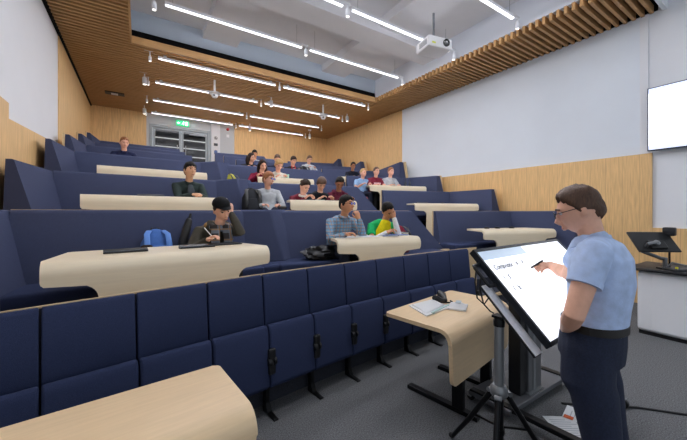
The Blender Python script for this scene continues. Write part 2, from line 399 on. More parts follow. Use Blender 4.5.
# wall display
tv = thing('wall_screen', 'large bright wall screen in a thin dark frame on white wall', 'screen', (XR-.1, .68, 3.17), 0)
MB().bx(-.03, .03, -.98, .98, -.535, .535, .008).build('bezel', mat('screen_bezel', '#23324A', .35, metal=.3), tv)
MB().bx(-.034, -.029, -.962, .962, -.517, .517).build('panel', mat('tv_panel', '#FFFFFF', .3, emit='#FBFCFF', estr=1.0), tv)
MB().bx(-.036, -.0335, -.962, .962, .44, .517).bx(-.036, -.0335, -.962, .962, -.517, -.455).build('toolbar', mat('tv_bar', '#D9E0F2', .3, emit='#D3DBF2', estr=.75), tv)
MB().bx(.03, .1, -.3, .3, -.2, .2).build('wall_mount', BLACKM, tv)
def text_mesh(body, size, shear=.25, ext=.0008):
    cu = bpy.data.curves.new('t', 'FONT'); cu.body = body; cu.size = size; cu.shear = shear; cu.extrude = ext; cu.resolution_u = 2
    o = bpy.data.objects.new('t', cu); COL.objects.link(o)
    dg = bpy.context.evaluated_depsgraph_get(); me = bpy.data.meshes.new_from_object(o.evaluated_get(dg))
    bpy.data.objects.remove(o); bpy.data.curves.remove(cu)
    return me
def text_part(name, body, size, m, parent, M):
    me = text_mesh(body, size); me.materials.clear(); me.materials.append(m)
    o = bpy.data.objects.new(name, me); COL.objects.link(o); o.parent = parent; o.matrix_local = M
    return o
FAINT = mat('faint_ink', '#C6CBD6', .5, emit='#C6CBD6', estr=.6)
MW = MX(((0, 0, -1, -.036), (-1, 0, 0, .8), (0, 1, 0, .3), (0, 0, 0, 1)))
for i, (tx, dx, dz, s) in enumerate((('Composite', 0, 0, .085), ('is', .44, 0, .085), ('I', .02, -.14, .07), ('S', .1, -.14, .07), ('I', .04, -.27, .07), ('b.', .12, -.27, .07))):
    text_part('lettering', tx, s, FAINT, tv, MX.Translation((0, -dx, dz)) @ MW)

# ------------------------------------------------------------------ benches
BLK = {'L': (-.95, 1.14, yL, .10, 'in the block by the oak side wall'), 'C': (1.46, 3.95, yC, -.10, 'in the middle block'), 'R': (5.17, 7.06, yR, -.27, 'in the block by the writing wall')}
def bench(b, k):
    x0, x1, f, sl_, nm = BLK[b]
    if b == 'C' and k > 3: x0 = 2.25
    if b == 'C' and k == 1: x1 = 3.9
    a = math.atan(sl_); L = (x1-x0)/math.cos(a)
    t = thing('booth_bench', 'navy upholstered booth bench on the %s tier %s' % (TIERN[k], nm), 'bench', (x0, f(k, x0), FL[k]), a, 'upholstered booth benches')
    sr = .55 if b == 'C' else 0
    def ring(x, s):
        return [(x+s*(1.09-z)*sr/.65, y, z) for y, z in ((-.25, .44), (-.235, .5), (-.085, 1.05), (-.07, 1.078), (-.045, 1.09), (0, 1.09), (0, .44))]
    MB().hull(ring(0, 0), ring(L, 1)).build('backrest', NAVY, t, smooth=50)
    pr = lambda x, s: [(x+s*(1.09-z)*sr/.65, y, z) for y, z in ((.001, 0), (.04, 0), (.04, 1.094), (.001, 1.094))]
    MB().hull(pr(-.004, 0), pr(L+.012, 1)).build('back_panel', PLY, t)
    sx = L+(.35 if b == 'C' else 0)
    MB().bx(0, sx, -.68, -.2, .32, .45, .03, 3).build('seat', NAVYD, t, smooth=50)
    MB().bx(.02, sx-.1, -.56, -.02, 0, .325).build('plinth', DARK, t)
    # side cushions along the walls
    if b in 'LR':
        q = -1 if b == 'L' else 1
        xi, xo = (0.0, -.2) if b == 'L' else (L, L+.2)
        rise, lt, lb = (.04, .78, 1.15) if k < 4 else (.2, .8, 1.1)
        if b == 'R': lt, lb, rise = 1.28, 1.42, (.0 if k < 3 else (-.05 if k == 3 else .17))
        if b == 'L' and k == 1: lt, lb, rise = 1.3, 1.4, 0
        if b == 'R' and k > 4: lt, lb, rise = (.62, .9, .15) if k == 5 else (.4, .7, .16)
        if b == 'L' and k > 3: lt, lb, rise = {4: (.4, .75, .18), 5: (.35, .7, .18), 6: (.3, .6, .18)}[k]
        if b == 'L': lt, lb, rise = (1.05 if k > 1 else 1.3), (1.09 if k > 1 else 1.36), 0
        c, s = math.cos(-a), math.sin(-a)
        def wp(x, y, z): return (x*c-y*s, x*s+y*c, z)
        o0 = V((xi, 0, 0))
        def W(dx, dy, z):     # offset in world axes from the corner
            return (xi + dx*c - dy*s, dx*s + dy*c, z)
        o_ = .19 if b == 'L' else .16; tn = .13 if b == 'L' else .0
        far = [W(q*-.17, .0, .44), W(0, .0, 1.08), W(q*.03, 0, 1.09), W(q*o_, 0, 1.09), W(q*o_, 0, .3), W(q*-.17, 0, .3)]
        near = [W(q*(tn-.17), -lb, .44), W(q*tn, -lt, 1.08+rise), W(q*(tn+.02), -lt+.02, 1.09+rise), W(q*(o_+.01), -lt+.03, 1.09+rise), W(q*(o_+.01), -lb-.03, .3), W(q*(tn-.17), -lb-.03, .3)]
        MB().hull(far, near).build('side_cushion', NAVY, t, smooth=40)
        e_ = .0 if k < 4 else .06
        oa, ob = o_+.012, o_+(.035 if b == 'L' else .05)
        fp = [W(q*oa, .02, 0), W(q*oa, .02, 1.1), W(q*ob, .02, 1.1), W(q*ob, .02, 0)]
        npn = [W(q*oa, -lb-e_*2.6, 0), W(q*oa, -lt-e_, 1.1+rise), W(q*ob, -lt-e_, 1.1+rise), W(q*ob, -lb-e_*2.6, 0)]
        if b == 'R' or k > 3: MB().hull(fp, npn).build('side_panel', PLY, t)
    return t
for k in range(1, 7):
    for b in 'LCR': bench(b, k)
def divider(k):
    F, Z = FL[k], ZT[k]
    t = thing('booth_divider', 'navy wedge shaped divider between two booths on the %s tier' % TIERN[k], 'divider', (1.3, yL(k, 1.3), F), 0, 'booth dividers')
    zt = 1.1 if k == 1 else 1.135
    def P(x, dy, z): return (x-1.3, dy, z)
    lo = [P(1.08, -.26, .44), P(1.55, -.43, .44), P(1.88, -.12, .44), P(1.75, .0, .44), P(1.1, 0, .44)]
    hi = [P(1.1, -.085, 1.09), P(1.45, -.2, zt), P(1.74, -.04, zt), P(1.68, .02, zt), P(1.1, .02, 1.1)]
    m2 = [tuple(V(l).lerp(V(h), .96)) for l, h in zip(lo, hi)]
    MB().hull(lo, hi).build('cushion', NAVY, t, bevel=.022, smooth=35)
    MB().hull([P(1.08, .022, 0), P(1.62, .022, 0), P(1.62, .05, 0), P(1.08, .05, 0)], [P(1.08, .022, 1.094), P(1.6, .022, 1.094), P(1.6, .05, 1.094), P(1.08, .05, 1.094)]).build('back_panel', PLY, t)
    MB().prism([P(1.16, -.62, .32), P(2.0, -.68, .32), P(1.9, -.25, .32), P(1.16, -.2, .32)], (0, 0, .125)).build('seat', NAVYD, t, bevel=.03, smooth=40)
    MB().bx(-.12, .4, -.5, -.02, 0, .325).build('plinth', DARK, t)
for k in range(1, 4): divider(k)

# aisle steps between middle and writing-wall blocks
for k in range(1, 6):
    x0, x1 = 4.22, 5.06
    yb = (3.02 if k == 1 else (yC(k-1, 4.2)+yR(k-1, 5.1))/2+.06)
    h = (FL[k]-FL[k-1])/3
    for j in (1, 2):
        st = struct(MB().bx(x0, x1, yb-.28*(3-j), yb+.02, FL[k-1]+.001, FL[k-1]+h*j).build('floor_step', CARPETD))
        struct(MB().bx(x0, x1, yb-.28*(3-j)-.012, yb-.28*(3-j)+.03, FL[k-1]+h*j-.03, FL[k-1]+h*j+.004).build('floor_step_nosing', PLY, st))

for k in (4, 5, 6):                                   # door-side aisle of the upper tiers
    yb = yL(k-1, 1.7)+.06; h = (FL[k]-FL[k-1])/2
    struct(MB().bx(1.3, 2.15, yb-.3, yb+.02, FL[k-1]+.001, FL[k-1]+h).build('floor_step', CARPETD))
# ------------------------------------------------------------------ front row of tip-up seats
pts = []
X = 3.875; s_ = .435
while X > -.95:
    sl0 = .17-.04*X; X2 = X - s_/math.sqrt(1+sl0*sl0); pts.append((X, X2)); X = X2
part = MB()
xs = [4.13-.12*i for i in range(46)]
part.quadgrid([[V((x, y0(min(x, 4.1))+.0, 0)), V((x, y0(min(x, 4.1)), 1.086)), V((x, y0(min(x, 4.1))+.014, 1.086)), V((x, y0(min(x, 4.1))+.014, 0))] for x in xs], closed=True, caps=True)
struct(part.build('partition', PLY))
xs = [3.86-.12*i for i in range(44)]
pk_ = MB(); pk_.quadgrid([[V((x, y0(x)-.008, 0)), V((x, y0(x)-.008, 1.075)), V((x, y0(x)-.001, 1.075)), V((x, y0(x)-.001, 0))] for x in xs], closed=True, caps=True)
struct(pk_.build('partition_lining', CARPETD))
def seat_proto():
    t = thing('tip_up_seat', 'x', 'seat', (0, 0, 0), 0, 'front row tip-up seats')
    w = .212
    MB().hull([(-w, y, z) for y, z in ((-.015, .66), (-.075, .66), (-.085, .72), (-.05, 1.06), (-.03, 1.085), (-.015, 1.085))], [(w, y, z) for y, z in ((-.015, .66), (-.075, .66), (-.085, .72), (-.05, 1.06), (-.03, 1.085), (-.015, 1.085))]).build('back_pad', NAVYD, t, bevel=.012, smooth=35)
    MB().hull([(-w, y, z) for y, z in ((-.085, .22), (-.15, .2), (-.19, .24), (-.165, .66), (-.14, .70), (-.10, .70))], [(w, y, z) for y, z in ((-.085, .22), (-.15, .2), (-.19, .24), (-.165, .66), (-.14, .70), (-.10, .70))]).build('seat_pad', NAVYD, t, bevel=.014, smooth=35)
    leg = MB().bx(.207, .243, -.12, -.07, 0, .5)
    leg.prism([(.205, -.07, 0), (.205, -.26, 0), (.205, -.26, .012), (.205, -.15, .02), (.205, -.12, .08), (.205, -.07, .1)], (.04, 0, 0))
    leg.build('leg', BLACKM, t, bevel=.004)
    MB().lathe((0, -.185, .43), [(.001, .19), (.03, .19), (.034, .2), (.034, .215), (.012, .217), (.012, .235), (.034, .237), (.034, .252), (.03, .26), (.001, .26)], 14, 'X').build('hinge', BLACK, t, smooth=30)
    MB().bx(.195, .255, -.205, -.165, .33, .53, .012).build('hinge_plate', BLACK, t)
    return t
sp = seat_proto()
for i, (a, b) in enumerate(pts):
    xm = (a+b)/2; ang = math.atan(.17-.04*xm)
    lab = 'navy tip-up seat, %s along the front row from the plywood end panel' % ORD[i]
    loc = (xm, y0(xm)-.0, 0)
    if i == 0: sp.location = loc; sp.rotation_euler = (0, 0, ang); sp['label'] = lab
    else: dup(sp, loc, ang, lab)

# ------------------------------------------------------------------ bent-sheet tables
def sheet(W, D, H, th, r, prof_w, zend, slant=0, splay=0):
    """A sheet that runs level for depth D, bends down at the front with radius r and ends at height zend; prof_w(drop) is its half width."""
    outer = [(0, H, W/2-.03-splay), (-.015, H, W/2-.008-splay), (-.03, H, W/2-splay)]
    for i in range(1, 6): outer.append((-.03-(D-r-.03)*i/5, H, W/2-splay*(1-i/5)))
    for i in range(1, 9):
        a = PI/2*i/8; outer.append((-(D-r)-r*math.sin(a), H-r+r*math.cos(a), W/2))
    n = 40
    for i in range(1, n+1):
        z = (H-r)-(H-r-zend)*i/n; d_ = H-z
        outer.append((-D+slant*(d_-r), z, prof_w(d_)))
    m = len(outer); rows = []
    for i, (y, z, w) in enumerate(outer):
        a, b = outer[max(i-1, 0)], outer[min(i+1, m-1)]
        ty, tz = b[0]-a[0], b[1]-a[1]; l = math.hypot(ty, tz) or 1
        ny, nz = -tz/l, ty/l                                   # toward the inside
        cols = 14
        top = [V((-w+2*w*j/cols, y, z)) for j in range(cols+1)]
        bot = [V((-w+2*w*j/cols, y+ny*th, z+nz*th)) for j in range(cols, -1, -1)]
        rows.append(top+bot)
    return MB(), rows
def booth_table(b, k, xa, xb, front, label, depth=.62):
    f, sl_ = BLK[b][2], BLK[b][3]; a = math.atan(sl_); W = (xb-xa)/math.cos(a); xm = (xa+xb)/2
    t = thing('booth_table', label, 'table', (xm, f(k, xm)-front+depth, FL[k]), a, 'booth tables')
    ap, wpn, fr = .17, W/2-.3, .12
    def pw(d_):
        if d_ < ap-.035: return W/2
        if d_ < ap: q = (d_-ap+.035)/.035; return W/2-.035*(1-math.sqrt(max(0, 1-q*q)))
        if d_ < ap+.1: q = (d_-ap)/.1; return wpn+fr*(1-math.sqrt(1-(1-q)**2))
        return wpn-.03*(d_-ap)
    mb, rows = sheet(W, depth, .74, .032, .085, pw, .01, .06, .11)
    mb.quadgrid(rows, closed=True, caps=True)
    mb.build('tabletop', MAPLEF, t, smooth=40)
    MB().bx(-.3, .3, -.36, -.3, .0, .7).bx(-.3, .3, -.5, -.16, 0, .03).build('leg', BLACKM, t, bevel=.005)
    return t
TB = {}
for b, xa, xb in (('L', -.6, 1.0), ('C', 2.1, 3.32), ('R', 5.33, 7.0)):
    for k in range(1, 6):
        TB[b, k] = booth_table(b, k, 2.03 if (b, k) == ('C', 1) else (xa if b != 'C' or k < 4 else 2.55), 3.28 if (b, k) == ('C', 1) else (xb if b != 'C' or k < 4 else 3.7), 1.14 if b == 'R' else ((1.1 if k > 1 else .98) if b == 'C' else 1.22), 'pale maple booth table on the %s tier %s' % (TIERN[k], BLK[b][4]))
for (b, k), xs_ in {('L', 1): (-.32, .22), ('L', 2): (-.1,), ('L', 3): (-.15, .3), ('C', 3): (.1,), ('R', 2): (-.5,)}.items():
    for x in xs_:
        q = MB().prism([(x-.15, -.3, .742), (x-.15, -.36, .742), (x-.15, -.36, .752), (x-.15, -.3, .772)], (.3, 0, 0))
        o = q.build('socket_strip', BLACK, TB[b, k])
        MB().bx(x-.14, x+.14, -.3605, -.345, .7525, .76).build('socket_face', mat('socket_grey', '#3A4450', .4), o)

# floor desks in front of the tip-up seats
def floor_desk(xm, ym, rz, W, label, dp=.62):
    t = thing('bent_desk', label, 'desk', (xm, ym, 0), rz, 'bent plywood desks on the lecture floor')
    pw = lambda d_: W/2-.12*max(0, (d_-.06))-(.04*(1-math.sqrt(max(0, 1-((d_-.37)/.05)**2))) if d_ > .37 else 0)
    mb, rows = sheet(W, dp, .74, .03, .1, pw, .32, .03)
    mb.quadgrid(rows, closed=True, caps=True); mb.build('desktop', MAPLE, t, smooth=40)
    for s in (-1, 1):
        x = s*(W/2-.3)
        l = MB().bx(x-.025, x+.025, -.56, -.47, .03, .62).bx(x-.03, x+.03, -.5, -.05, .665, .705).bx(x-.025, x+.025, -.54, -.44, .6, .7)
        l.build('leg', BLACKM, t, bevel=.004)
        MB().bx(x-.03, x+.03, -.68, -.04, 0, .035).build('foot', BLACKM, t, bevel=.004)
    MB().bx(-W/2+.3, W/2-.3, -.52, -.49, .5, .62).build('rail', BLACKM, t)
    return t
D1 = floor_desk(2.32, 2.16, math.atan(.17), 1.12, 'bent maple desk with papers on it beside the tripod')
D2 = floor_desk(-.18, 1.82, math.atan(.1), 1.12, 'empty bent maple desk in front of the widest seats', .54)
# ------------------------------------------------------------------ people
def fuse(mb, vox, name, mats, parent, it=4):
    """joins overlapping closed shells into one continuous smooth surface"""
    bmesh.ops.recalc_face_normals(mb.bm, faces=mb.bm.faces)
    me = bpy.data.meshes.new(name); mb.bm.to_mesh(me); mb.bm.free()
    o = bpy.data.objects.new(name, me); COL.objects.link(o)
    r = o.modifiers.new('r', 'REMESH'); r.mode = 'VOXEL'; r.voxel_size = vox; r.use_smooth_shade = True
    s = o.modifiers.new('s', 'SMOOTH'); s.factor = .5; s.iterations = it
    dg = bpy.context.evaluated_depsgraph_get(); me2 = bpy.data.meshes.new_from_object(o.evaluated_get(dg))
    o.modifiers.clear(); o.data = me2; bpy.data.meshes.remove(me)
    me2.materials.clear(); me2.materials.append(mats)
    for p in me2.polygons: p.use_smooth = True
    o.parent = parent
    return o
def ss(a, b, x):
    x = max(0, min(1, (x-a)/(b-a))); return x*x*(3-2*x)
def head_pt(p, e=0):
    """unit direction -> point of a head that faces -y"""
    x, y, z = p
    k = max(0, -z)
    X = (.076+e)*x*(1-.30*k**1.8)
    Y = (.098+e)*y if y < 0 else (.102+e)*y*(1-.5*ss(.15, 1, k))
    Z = (.119+e)*z
    if y < 0:
        Y -= .010*math.exp(-((z+.82)/.2)**2-(x/.35)**2)*(-y)            # chin
        Y -= .004*math.exp(-((z-.28)/.12)**2)*(-y)                       # brow
        for s in (-1, 1): Y += .011*math.exp(-((X-s*.031)/.017)**2-((Z-.010)/.014)**2)   # sockets
    return V((X, Y, Z))
def add_head(mb, M, face=True):
    n, m = 22, 30; rows = []
    for i in range(1, n):
        th = PI*i/n
        rows.append([M @ head_pt((math.sin(th)*math.cos(2*PI*j/m), math.sin(th)*math.sin(2*PI*j/m), math.cos(th))) for j in range(m)])
    mb.quadgrid(rows, closed=True, caps=True)
    mb.loft([M @ V(p) for p in ((0, -.088, .022), (0, -.103, -.008), (0, -.113, -.03), (0, -.1, -.042))], [.009, .0105, .015, .012], 10)   # nose
    mb.ell(M @ V((0, -.094, -.066)), (.024, .010, .007), M.to_3x3(), 8)
    mb.ell(M @ V((0, -.092, -.077)), (.02, .010, .007), M.to_3x3(), 8)
    for s in (-1, 1):
        mb.ell(M @ V((s*.078, .012, -.006)), (.009, .02, .031), M.to_3x3() @ MX.Rotation(s*R(-18), 3, 'Z'), 8)
def hair_shell(M, style, th=.02, seed=0):
    n, m = 30, 44; rows = []
    F = {'short': ((0, .66), (42, .58), (62, .42), (80, .12), (93, -.2), (102, .02), (118, -.05), (130, -.42), (180, -.62)),
         'fringe': ((0, .46), (42, .42), (62, .26), (78, -.02), (92, -.25), (104, -.05), (118, -.15), (130, -.5), (180, -.66)),
         'long': ((0, .66), (42, .55), (60, .2), (78, -.6), (110, -.9), (180, -.97)),
         'curly': ((0, .55), (42, .45), (64, .15), (80, -.1), (100, -.35), (130, -.55), (180, -.7)),
         'tied': ((0, .68), (42, .58), (62, .42), (80, .12), (93, -.15), (104, .0), (125, -.35), (180, -.55))}[style]
    rnd = V((seed*3.1, seed*1.7, seed))
    for i in range(1, n):
        th_ = PI*i/n; ring = []
        for j in range(m):
            a = 2*PI*j/m; p = V((math.sin(th_)*math.cos(a), math.sin(th_)*math.sin(a), math.cos(th_)))
            phi = math.degrees(math.atan2(abs(p.x), -p.y))
            for (a0, f0), (a1, f1) in zip(F, F[1:]):
                if a0 <= phi <= a1: f = f0+(f1-f0)*(phi-a0)/(a1-a0); break
            nz = noise.noise(p*(9 if style == 'curly' else 6)+rnd); f += .16*noise.noise(p*6-rnd) + .06*noise.noise(p*17+rnd)
            q = ss(-.06, .10, p.z-f)
            st_ = noise.noise(V((p.x*14, p.y*14, p.z*4))+rnd)
            e = -.012 + q*(.4*th+.012+nz*(.016 if style == 'curly' else .005)+st_*.006 + (.65*th*ss(.15, .8, p.z)))
            ring.append(M @ head_pt(p, e))
        rows.append(ring)
    mb = MB(); mb.quadgrid(rows, closed=True, caps=True); return mb
def add_hand(mb, W_, d, nrm, thumb, curl=.5, k=1., spread=.0, finger_r=.0082, pinch=False):
    """palm, four fingers of unequal length with two bends and a thumb leaving the side of the palm.
    W_: wrist, d: direction of the fingers, nrm: back of the hand, thumb: +1/-1 side of the thumb along d x nrm"""
    d = V(d).normalized(); nrm = V(nrm); nrm = (nrm-d*nrm.dot(d)).normalized(); s = d.cross(nrm)*thumb
    P = lambda a, b, c: W_ + d*(a*k) + s*(b*k) + nrm*(c*k)
    mb.loft([P(-.02, 0, 0), P(.02, .002, 0), P(.055, .002, .003), P(.085, 0, .002)], [(.024*k, .02*k), (.032*k, .018*k), (.041*k, .016*k), (.039*k, .012*k)], 12, side=s)
    for b, l, cx in ((.029, .068, 0), (.010, .076, .06), (-.010, .070, .12), (-.028, .055, .2)):
        c = curl + cx*.8; r = finger_r*k
        pts = [P(.078, b, .001)]; ang = c*.45
        dr = lambda a: d*math.cos(a) - nrm*math.sin(a) + s*(b*spread)
        for seg, da in ((.45, c*.9), (.31, c*.8), (.24, 0)):
            pts.append(pts[-1] + dr(ang)*(l*seg*k)); ang += da
        mb.loft(pts, [r*1.08, r*1.02, r*.94, r*.8], 8)
    if pinch: t = [P(.02, .026, -.006), P(.05, .046, -.022), P(.078, .044, -.036), P(.098, .034, -.042)]
    else: t = [P(.018, .026, -.004), P(.045, .05, -.012), P(.072, .058, -.02), P(.094, .055, -.026)]
    mb.loft(t, [.0135*k, .0115*k, .0098*k, .0085*k], 8)
def elbow(S, H, l1, l2, pole):
    S, H = V(S), V(H); d = H-S; L = min(d.length, (l1+l2)*.995); u = d.normalized()
    a = (l1*l1-l2*l2+L*L)/(2*L); h = math.sqrt(max(0, l1*l1-a*a))
    p = V(pole); p = (p-u*p.dot(u)).normalized()
    return S+u*a+p*h, S+u*L
SKIN = {'fair': mat('skin_fair', '#D9A68C', .5, var=.05, scale=30), 'pink': mat('skin_pink', '#DDA890', .5, var=.05, scale=30), 'tan': mat('skin_tan', '#C28A66', .5, var=.05, scale=30), 'asian': mat('skin_light_tan', '#CF9E7C', .5, var=.05, scale=30), 'brown': mat('skin_brown', '#8A5A40', .5, var=.05, scale=30)}
LIP = {k: mat('lips_'+k, c, .45) for k, c in (('fair', '#B4685F'), ('pink', '#B4685F'), ('tan', '#96564A'), ('asian', '#A9675C'), ('brown', '#6B3F38'))}
HAIR = {'brown': mat('hair_brown', '#4B3323', .55, var=.35, scale=60, stretch=(3, 3, .5), bump=.5), 'black': mat('hair_black', '#15120F', .7, var=.3, scale=60, bump=.6, spec=.2), 'ginger': mat('hair_ginger', '#8A5630', .55, var=.3, scale=60, bump=.5), 'blond': mat('hair_blond', '#B08B58', .55, var=.3, scale=60, bump=.5), 'dark': mat('hair_dark_brown', '#2A1D16', .7, var=.3, scale=60, bump=.6, spec=.2)}
EYEW = mat('eye_white', '#D9D6D2', .3); IRIS = mat('eye_dark', '#1E1612', .2)
JEANS = mat('dark_jeans', '#1B2338', .85, var=.25, scale=120, bump=.3)
TROUS = mat('black_trousers', '#15161A', .85, var=.2, scale=100)
SHOE = mat('shoe_dark', '#17181B', .6)
def cloth(name, c): return mat(name, c, .88, var=.12, scale=22, bump=.25, bscale=120, spec=.15)
NPEOPLE = 0
def head_parts(t, M, skin, hair, seed, th=.02, glasses=None, fine=False):
    for s in (-1, 1):
        e = MB().ell(M @ V((s*.031, -.0815, .0105)), (.0125, .009, .0085 if fine else .007), M.to_3x3(), 8).build('eye', EYEW if fine else IRIS, t, smooth=60)
        if fine: MB().ell(M @ V((s*.031, -.0895, .0105)), (.0055, .002, .0055), M.to_3x3(), 6).build('iris', IRIS, e, smooth=60)
        MB().tube([M @ V(p) for p in ((s*.014, -.0995, .031), (s*.032, -.0985, .037), (s*.05, -.083, .03))], .004, 6, True).build('eyebrow', HAIR[hair[1]], t, smooth=60)
    MB().ell(M @ V((0, -.0965, -.0712)), (.021, .0075, .006), M.to_3x3(), 8).build('lips', LIP[skin], t, smooth=60)
    if hair:
        h = hair_shell(M, hair[0], th, seed)
        if hair[0] == 'long':
            for sx in (-1, 1):
                h.loft([M @ V(p) for p in ((sx*.07, .03, .02), (sx*.085, .035, -.07), (sx*.082, .04, -.16), (sx*.06, .03, -.22))], [.032, .036, .034, .02], 10)
            h.loft([M @ V(p) for p in ((0, .09, .02), (0, .105, -.08), (0, .1, -.18))], [(.07, .03), (.075, .034), (.06, .02)], 12)
        if hair[0] == 'tied': h.ell(M @ V((0, .115, .03)), (.035, .035, .035))
        h.build('hair', HAIR[hair[1]], t, smooth=75)
    if glasses:
        g = MB()
        for s in (-1, 1):
            g.tube([M @ V((s*.033+.024*math.cos(a*PI/8), -.112+.012*abs(math.cos(a*PI/8))*0, .008+.018*math.sin(a*PI/8))) for a in range(17)], .0022, 6)
            g.tube([M @ V(p) for p in ((s*.057, -.11, .012), (s*.074, -.06, .014), (s*.083, .012, .016), (s*.082, .03, 0))], .0022, 6)
        g.tube([M @ V(p) for p in ((-.01, -.112, .01), (0, -.116, .013), (.01, -.112, .01))], .0022, 6)
        gl = g.build('glasses', glasses, t, smooth=60)
        for s in (-1, 1): MB().lathe((0, 0, 0), [(.001, 0), (.022, 0), (.022, .001), (.001, .001)], 14, 'Y').xf(M @ MX.Translation((s*.033, -.1125, .008)) @ MX.Scale(.78, 4, (0, 0, 1))).build('lens', mat('spectacle_glass', '#7F86D8', .08, spec=.8, emit='#4A55B8', estr=.0), gl)
def seated(label, loc, rotz, head, pitch=15, yaw=0, roll=0, rh=(-.12, -.42, .78), lh=(.12, -.42, .78), skin='fair', hair=('short', 'brown'), top=None, sleeve='long', hood=None, trous=None, glasses=None, vox=.0075, th=.02, poleR=(-.6, .3, -.7), poleL=(.6, .3, -.7), rdir=None, ldir=None, hscale=1., pose='sit', knees=.13, collar=None, collar_r=.062, cuff=None):
    global NPEOPLE; NPEOPLE += 1
    t = thing('person', label, 'person', loc, rotz, 'audience')
    hx, hy, hz = head
    M = MX.Translation(head) @ MX.Rotation(R(yaw), 4, 'Z') @ MX.Rotation(R(pitch), 4, 'X') @ MX.Rotation(R(roll), 4, 'Y')
    NB = V((hx*.75, hy+.055, hz-.175)); P0 = V((0, .0, .54))
    ctrl = V((hx*.2, .09, .54+(NB.z-.54)*.62))
    sp = lambda u: P0*(1-u)**2 + ctrl*2*u*(1-u) + NB*u*u
    secs = [(0, .165, .115), (.2, .155, .11), (.4, .15, .105), (.62, .165, .112), (.8, .172, .1), (.92, .125, .08), (1.0, .064, .06)]
    body, shirt, legs = MB(), MB(), MB()
    cs = [sp(u) for u, _, _ in secs]
    body.loft(cs, [(a-.012, b-.012) for _, a, b in secs], 18)
    fw = (NB-sp(.9)).normalized()
    body.loft([cs[-2], NB, M @ V((0, .012, -.06)), M @ V((0, .012, -.02))], [.06, .053, .052, .055], 14)
    add_head(body, M)
    shirt.loft(cs[:-1]+[cs[-1]-fw*.012], [(a+.014, b+.018) for _, a, b in secs[:-1]]+[(.066, .066)], 20)
    C = sp(.86)
    for s, H, pole, dr in ((-1, rh, poleR, rdir), (1, lh, poleL, ldir)):
        S = C + V((s*.178, .0, -.012))
        E, Hh = elbow(S, H, .29, .255, pole)
        dirv = (Hh-E).normalized()
        body.loft([C+V((s*.08, 0, 0)), S, (S+E)/2, E, (E+Hh)/2, Hh], [.058, .05, .043, .037, .034, .025], 12)
        add_hand(body, Hh, dr or (dirv+V((0, 0, -.12))), (0, 0, 1) if dr is None else (0, -1, .2), -s, .7 if dr is None else 1.0, hscale)
        if sleeve == 'long':
            e2 = Hh-dirv*.02
            shirt.loft([C+V((s*.07, 0, 0)), S, (S+E)/2, E, (E+Hh)/2, e2], [.072, .066, .058, .052, .047, .036], 14)
        else:
            shirt.loft([C+V((s*.07, 0, 0)), S, S+(E-S)*.4, S+(E-S)*.62], [.072, .066, .06, .057], 14, round_ends=False)
        if cuff: MB().loft([E+(Hh-E)*.02, (E+Hh)/2, Hh-dirv*.02], [.043, .04, .032], 12).build('undersleeve', cuff, t, smooth=60)
        Hj, K, A = V((s*.085, -.02, .53)), V((s*knees, -.43, .52)), V((s*knees, -.36, .09))
        body.loft([Hj, (Hj+K)/2, K, (K+A)/2, A], [.075, .068, .054, .05, .036], 12)
        legs.loft([V((s*.08, .02, .53)), (Hj+K)/2, K, (K+A)/2, A+V((0, 0, -.01))], [.1, .084, .068, .064, .055], 14)
        MB().loft([A+V((0, .03, -.045)), A+V((0, -.08, -.05)), A+V((0, -.19, -.058))], [(.04, .04), (.045, .036), (.04, .025)], 12).build('shoe', SHOE, t, smooth=60)
    fuse(body, vox, 'body', SKIN[skin], t, 3)
    if hood: shirt.loft([NB+V((-.1, .0, .0)), NB+V((-.07, .075, .03)), NB+V((0, .1, .035)), NB+V((.07, .075, .03)), NB+V((.1, .0, .0))], [.035, .045, .05, .045, .035], 12)
    fuse(shirt, .0105, 'top', top, t, 5)
    legs.loft([(0, .03, .53), (0, .02, .6)], [(.175, .13), (.17, .125)], 16)
    fuse(legs, .0125, 'trousers', trous or TROUS, t, 5)
    if collar: 
        ring = [NB+V((collar_r*math.cos(a*PI/8), -.012+.062*math.sin(a*PI/8), .012+.018*math.sin(a*PI/8))) for a in range(17)]
        MB().tube(ring, .019, 10).build('collar', collar, t, smooth=60)
    head_parts(t, M, skin, hair, NPEOPLE, th, glasses)
    return t, M, NB
AL, AC, AR = math.atan(.10), math.atan(-.10), math.atan(-.27)
HB = .38                                         # hips in front of the bench back
def place(b, k, x, dy=HB):
    f, a = BLK[b][2], math.atan(BLK[b][3]); return (x, f(k, x)-dy, FL[k]), a
G_DK = cloth('coat_olive_dark', '#403D35')
t, M, NB = seated('person in black cap, plaid scarf and dark coat writing at the lowest tier table', *place('L', 1, .68), (.05, -.2, 1.09), 20, 8, -12, rh=(-.16, -.44, .80), lh=(.13, -.24, 1.06), ldir=(-.1, .1, 1), poleL=(.25, -.7, -.9), skin='fair', hair=('short', 'dark'), top=G_DK, hood=True, trous=TROUS, vox=.006)
cap = MB()
rows = []
for i in range(0, 9):
    th_ = PI/2*i/8.3+.06
    rows.append([M @ (V((.09*math.sin(th_)*math.cos(2*PI*j/24), .012+.112*math.sin(th_)*math.sin(2*PI*j/24), .06+.085*math.cos(th_)))) for j in range(24)])
cap.quadgrid(rows, closed=True, caps=True)
CAPM = cloth('cap_black', '#131416')
cp = cap.build('cap', CAPM, t, smooth=60)
br = MB(); rows = []
for i in range(6):
    w = i/5; rows.append([M @ V((.084*(1-.2*w*w)*math.sin(q), -.092*math.cos(q)-.078*w*math.cos(q), .072-.002*w-.012*abs(math.sin(q)))) for q in [R(-80+160*j/12) for j in range(13)]])
rows2 = [[p+(M.to_3x3() @ V((0, 0, -.006))) for p in r] for r in rows]
br.quadgrid([r+r2[::-1] for r, r2 in zip(rows, rows2)], closed=True, caps=True); br.build('brim', CAPM, cp, smooth=60)
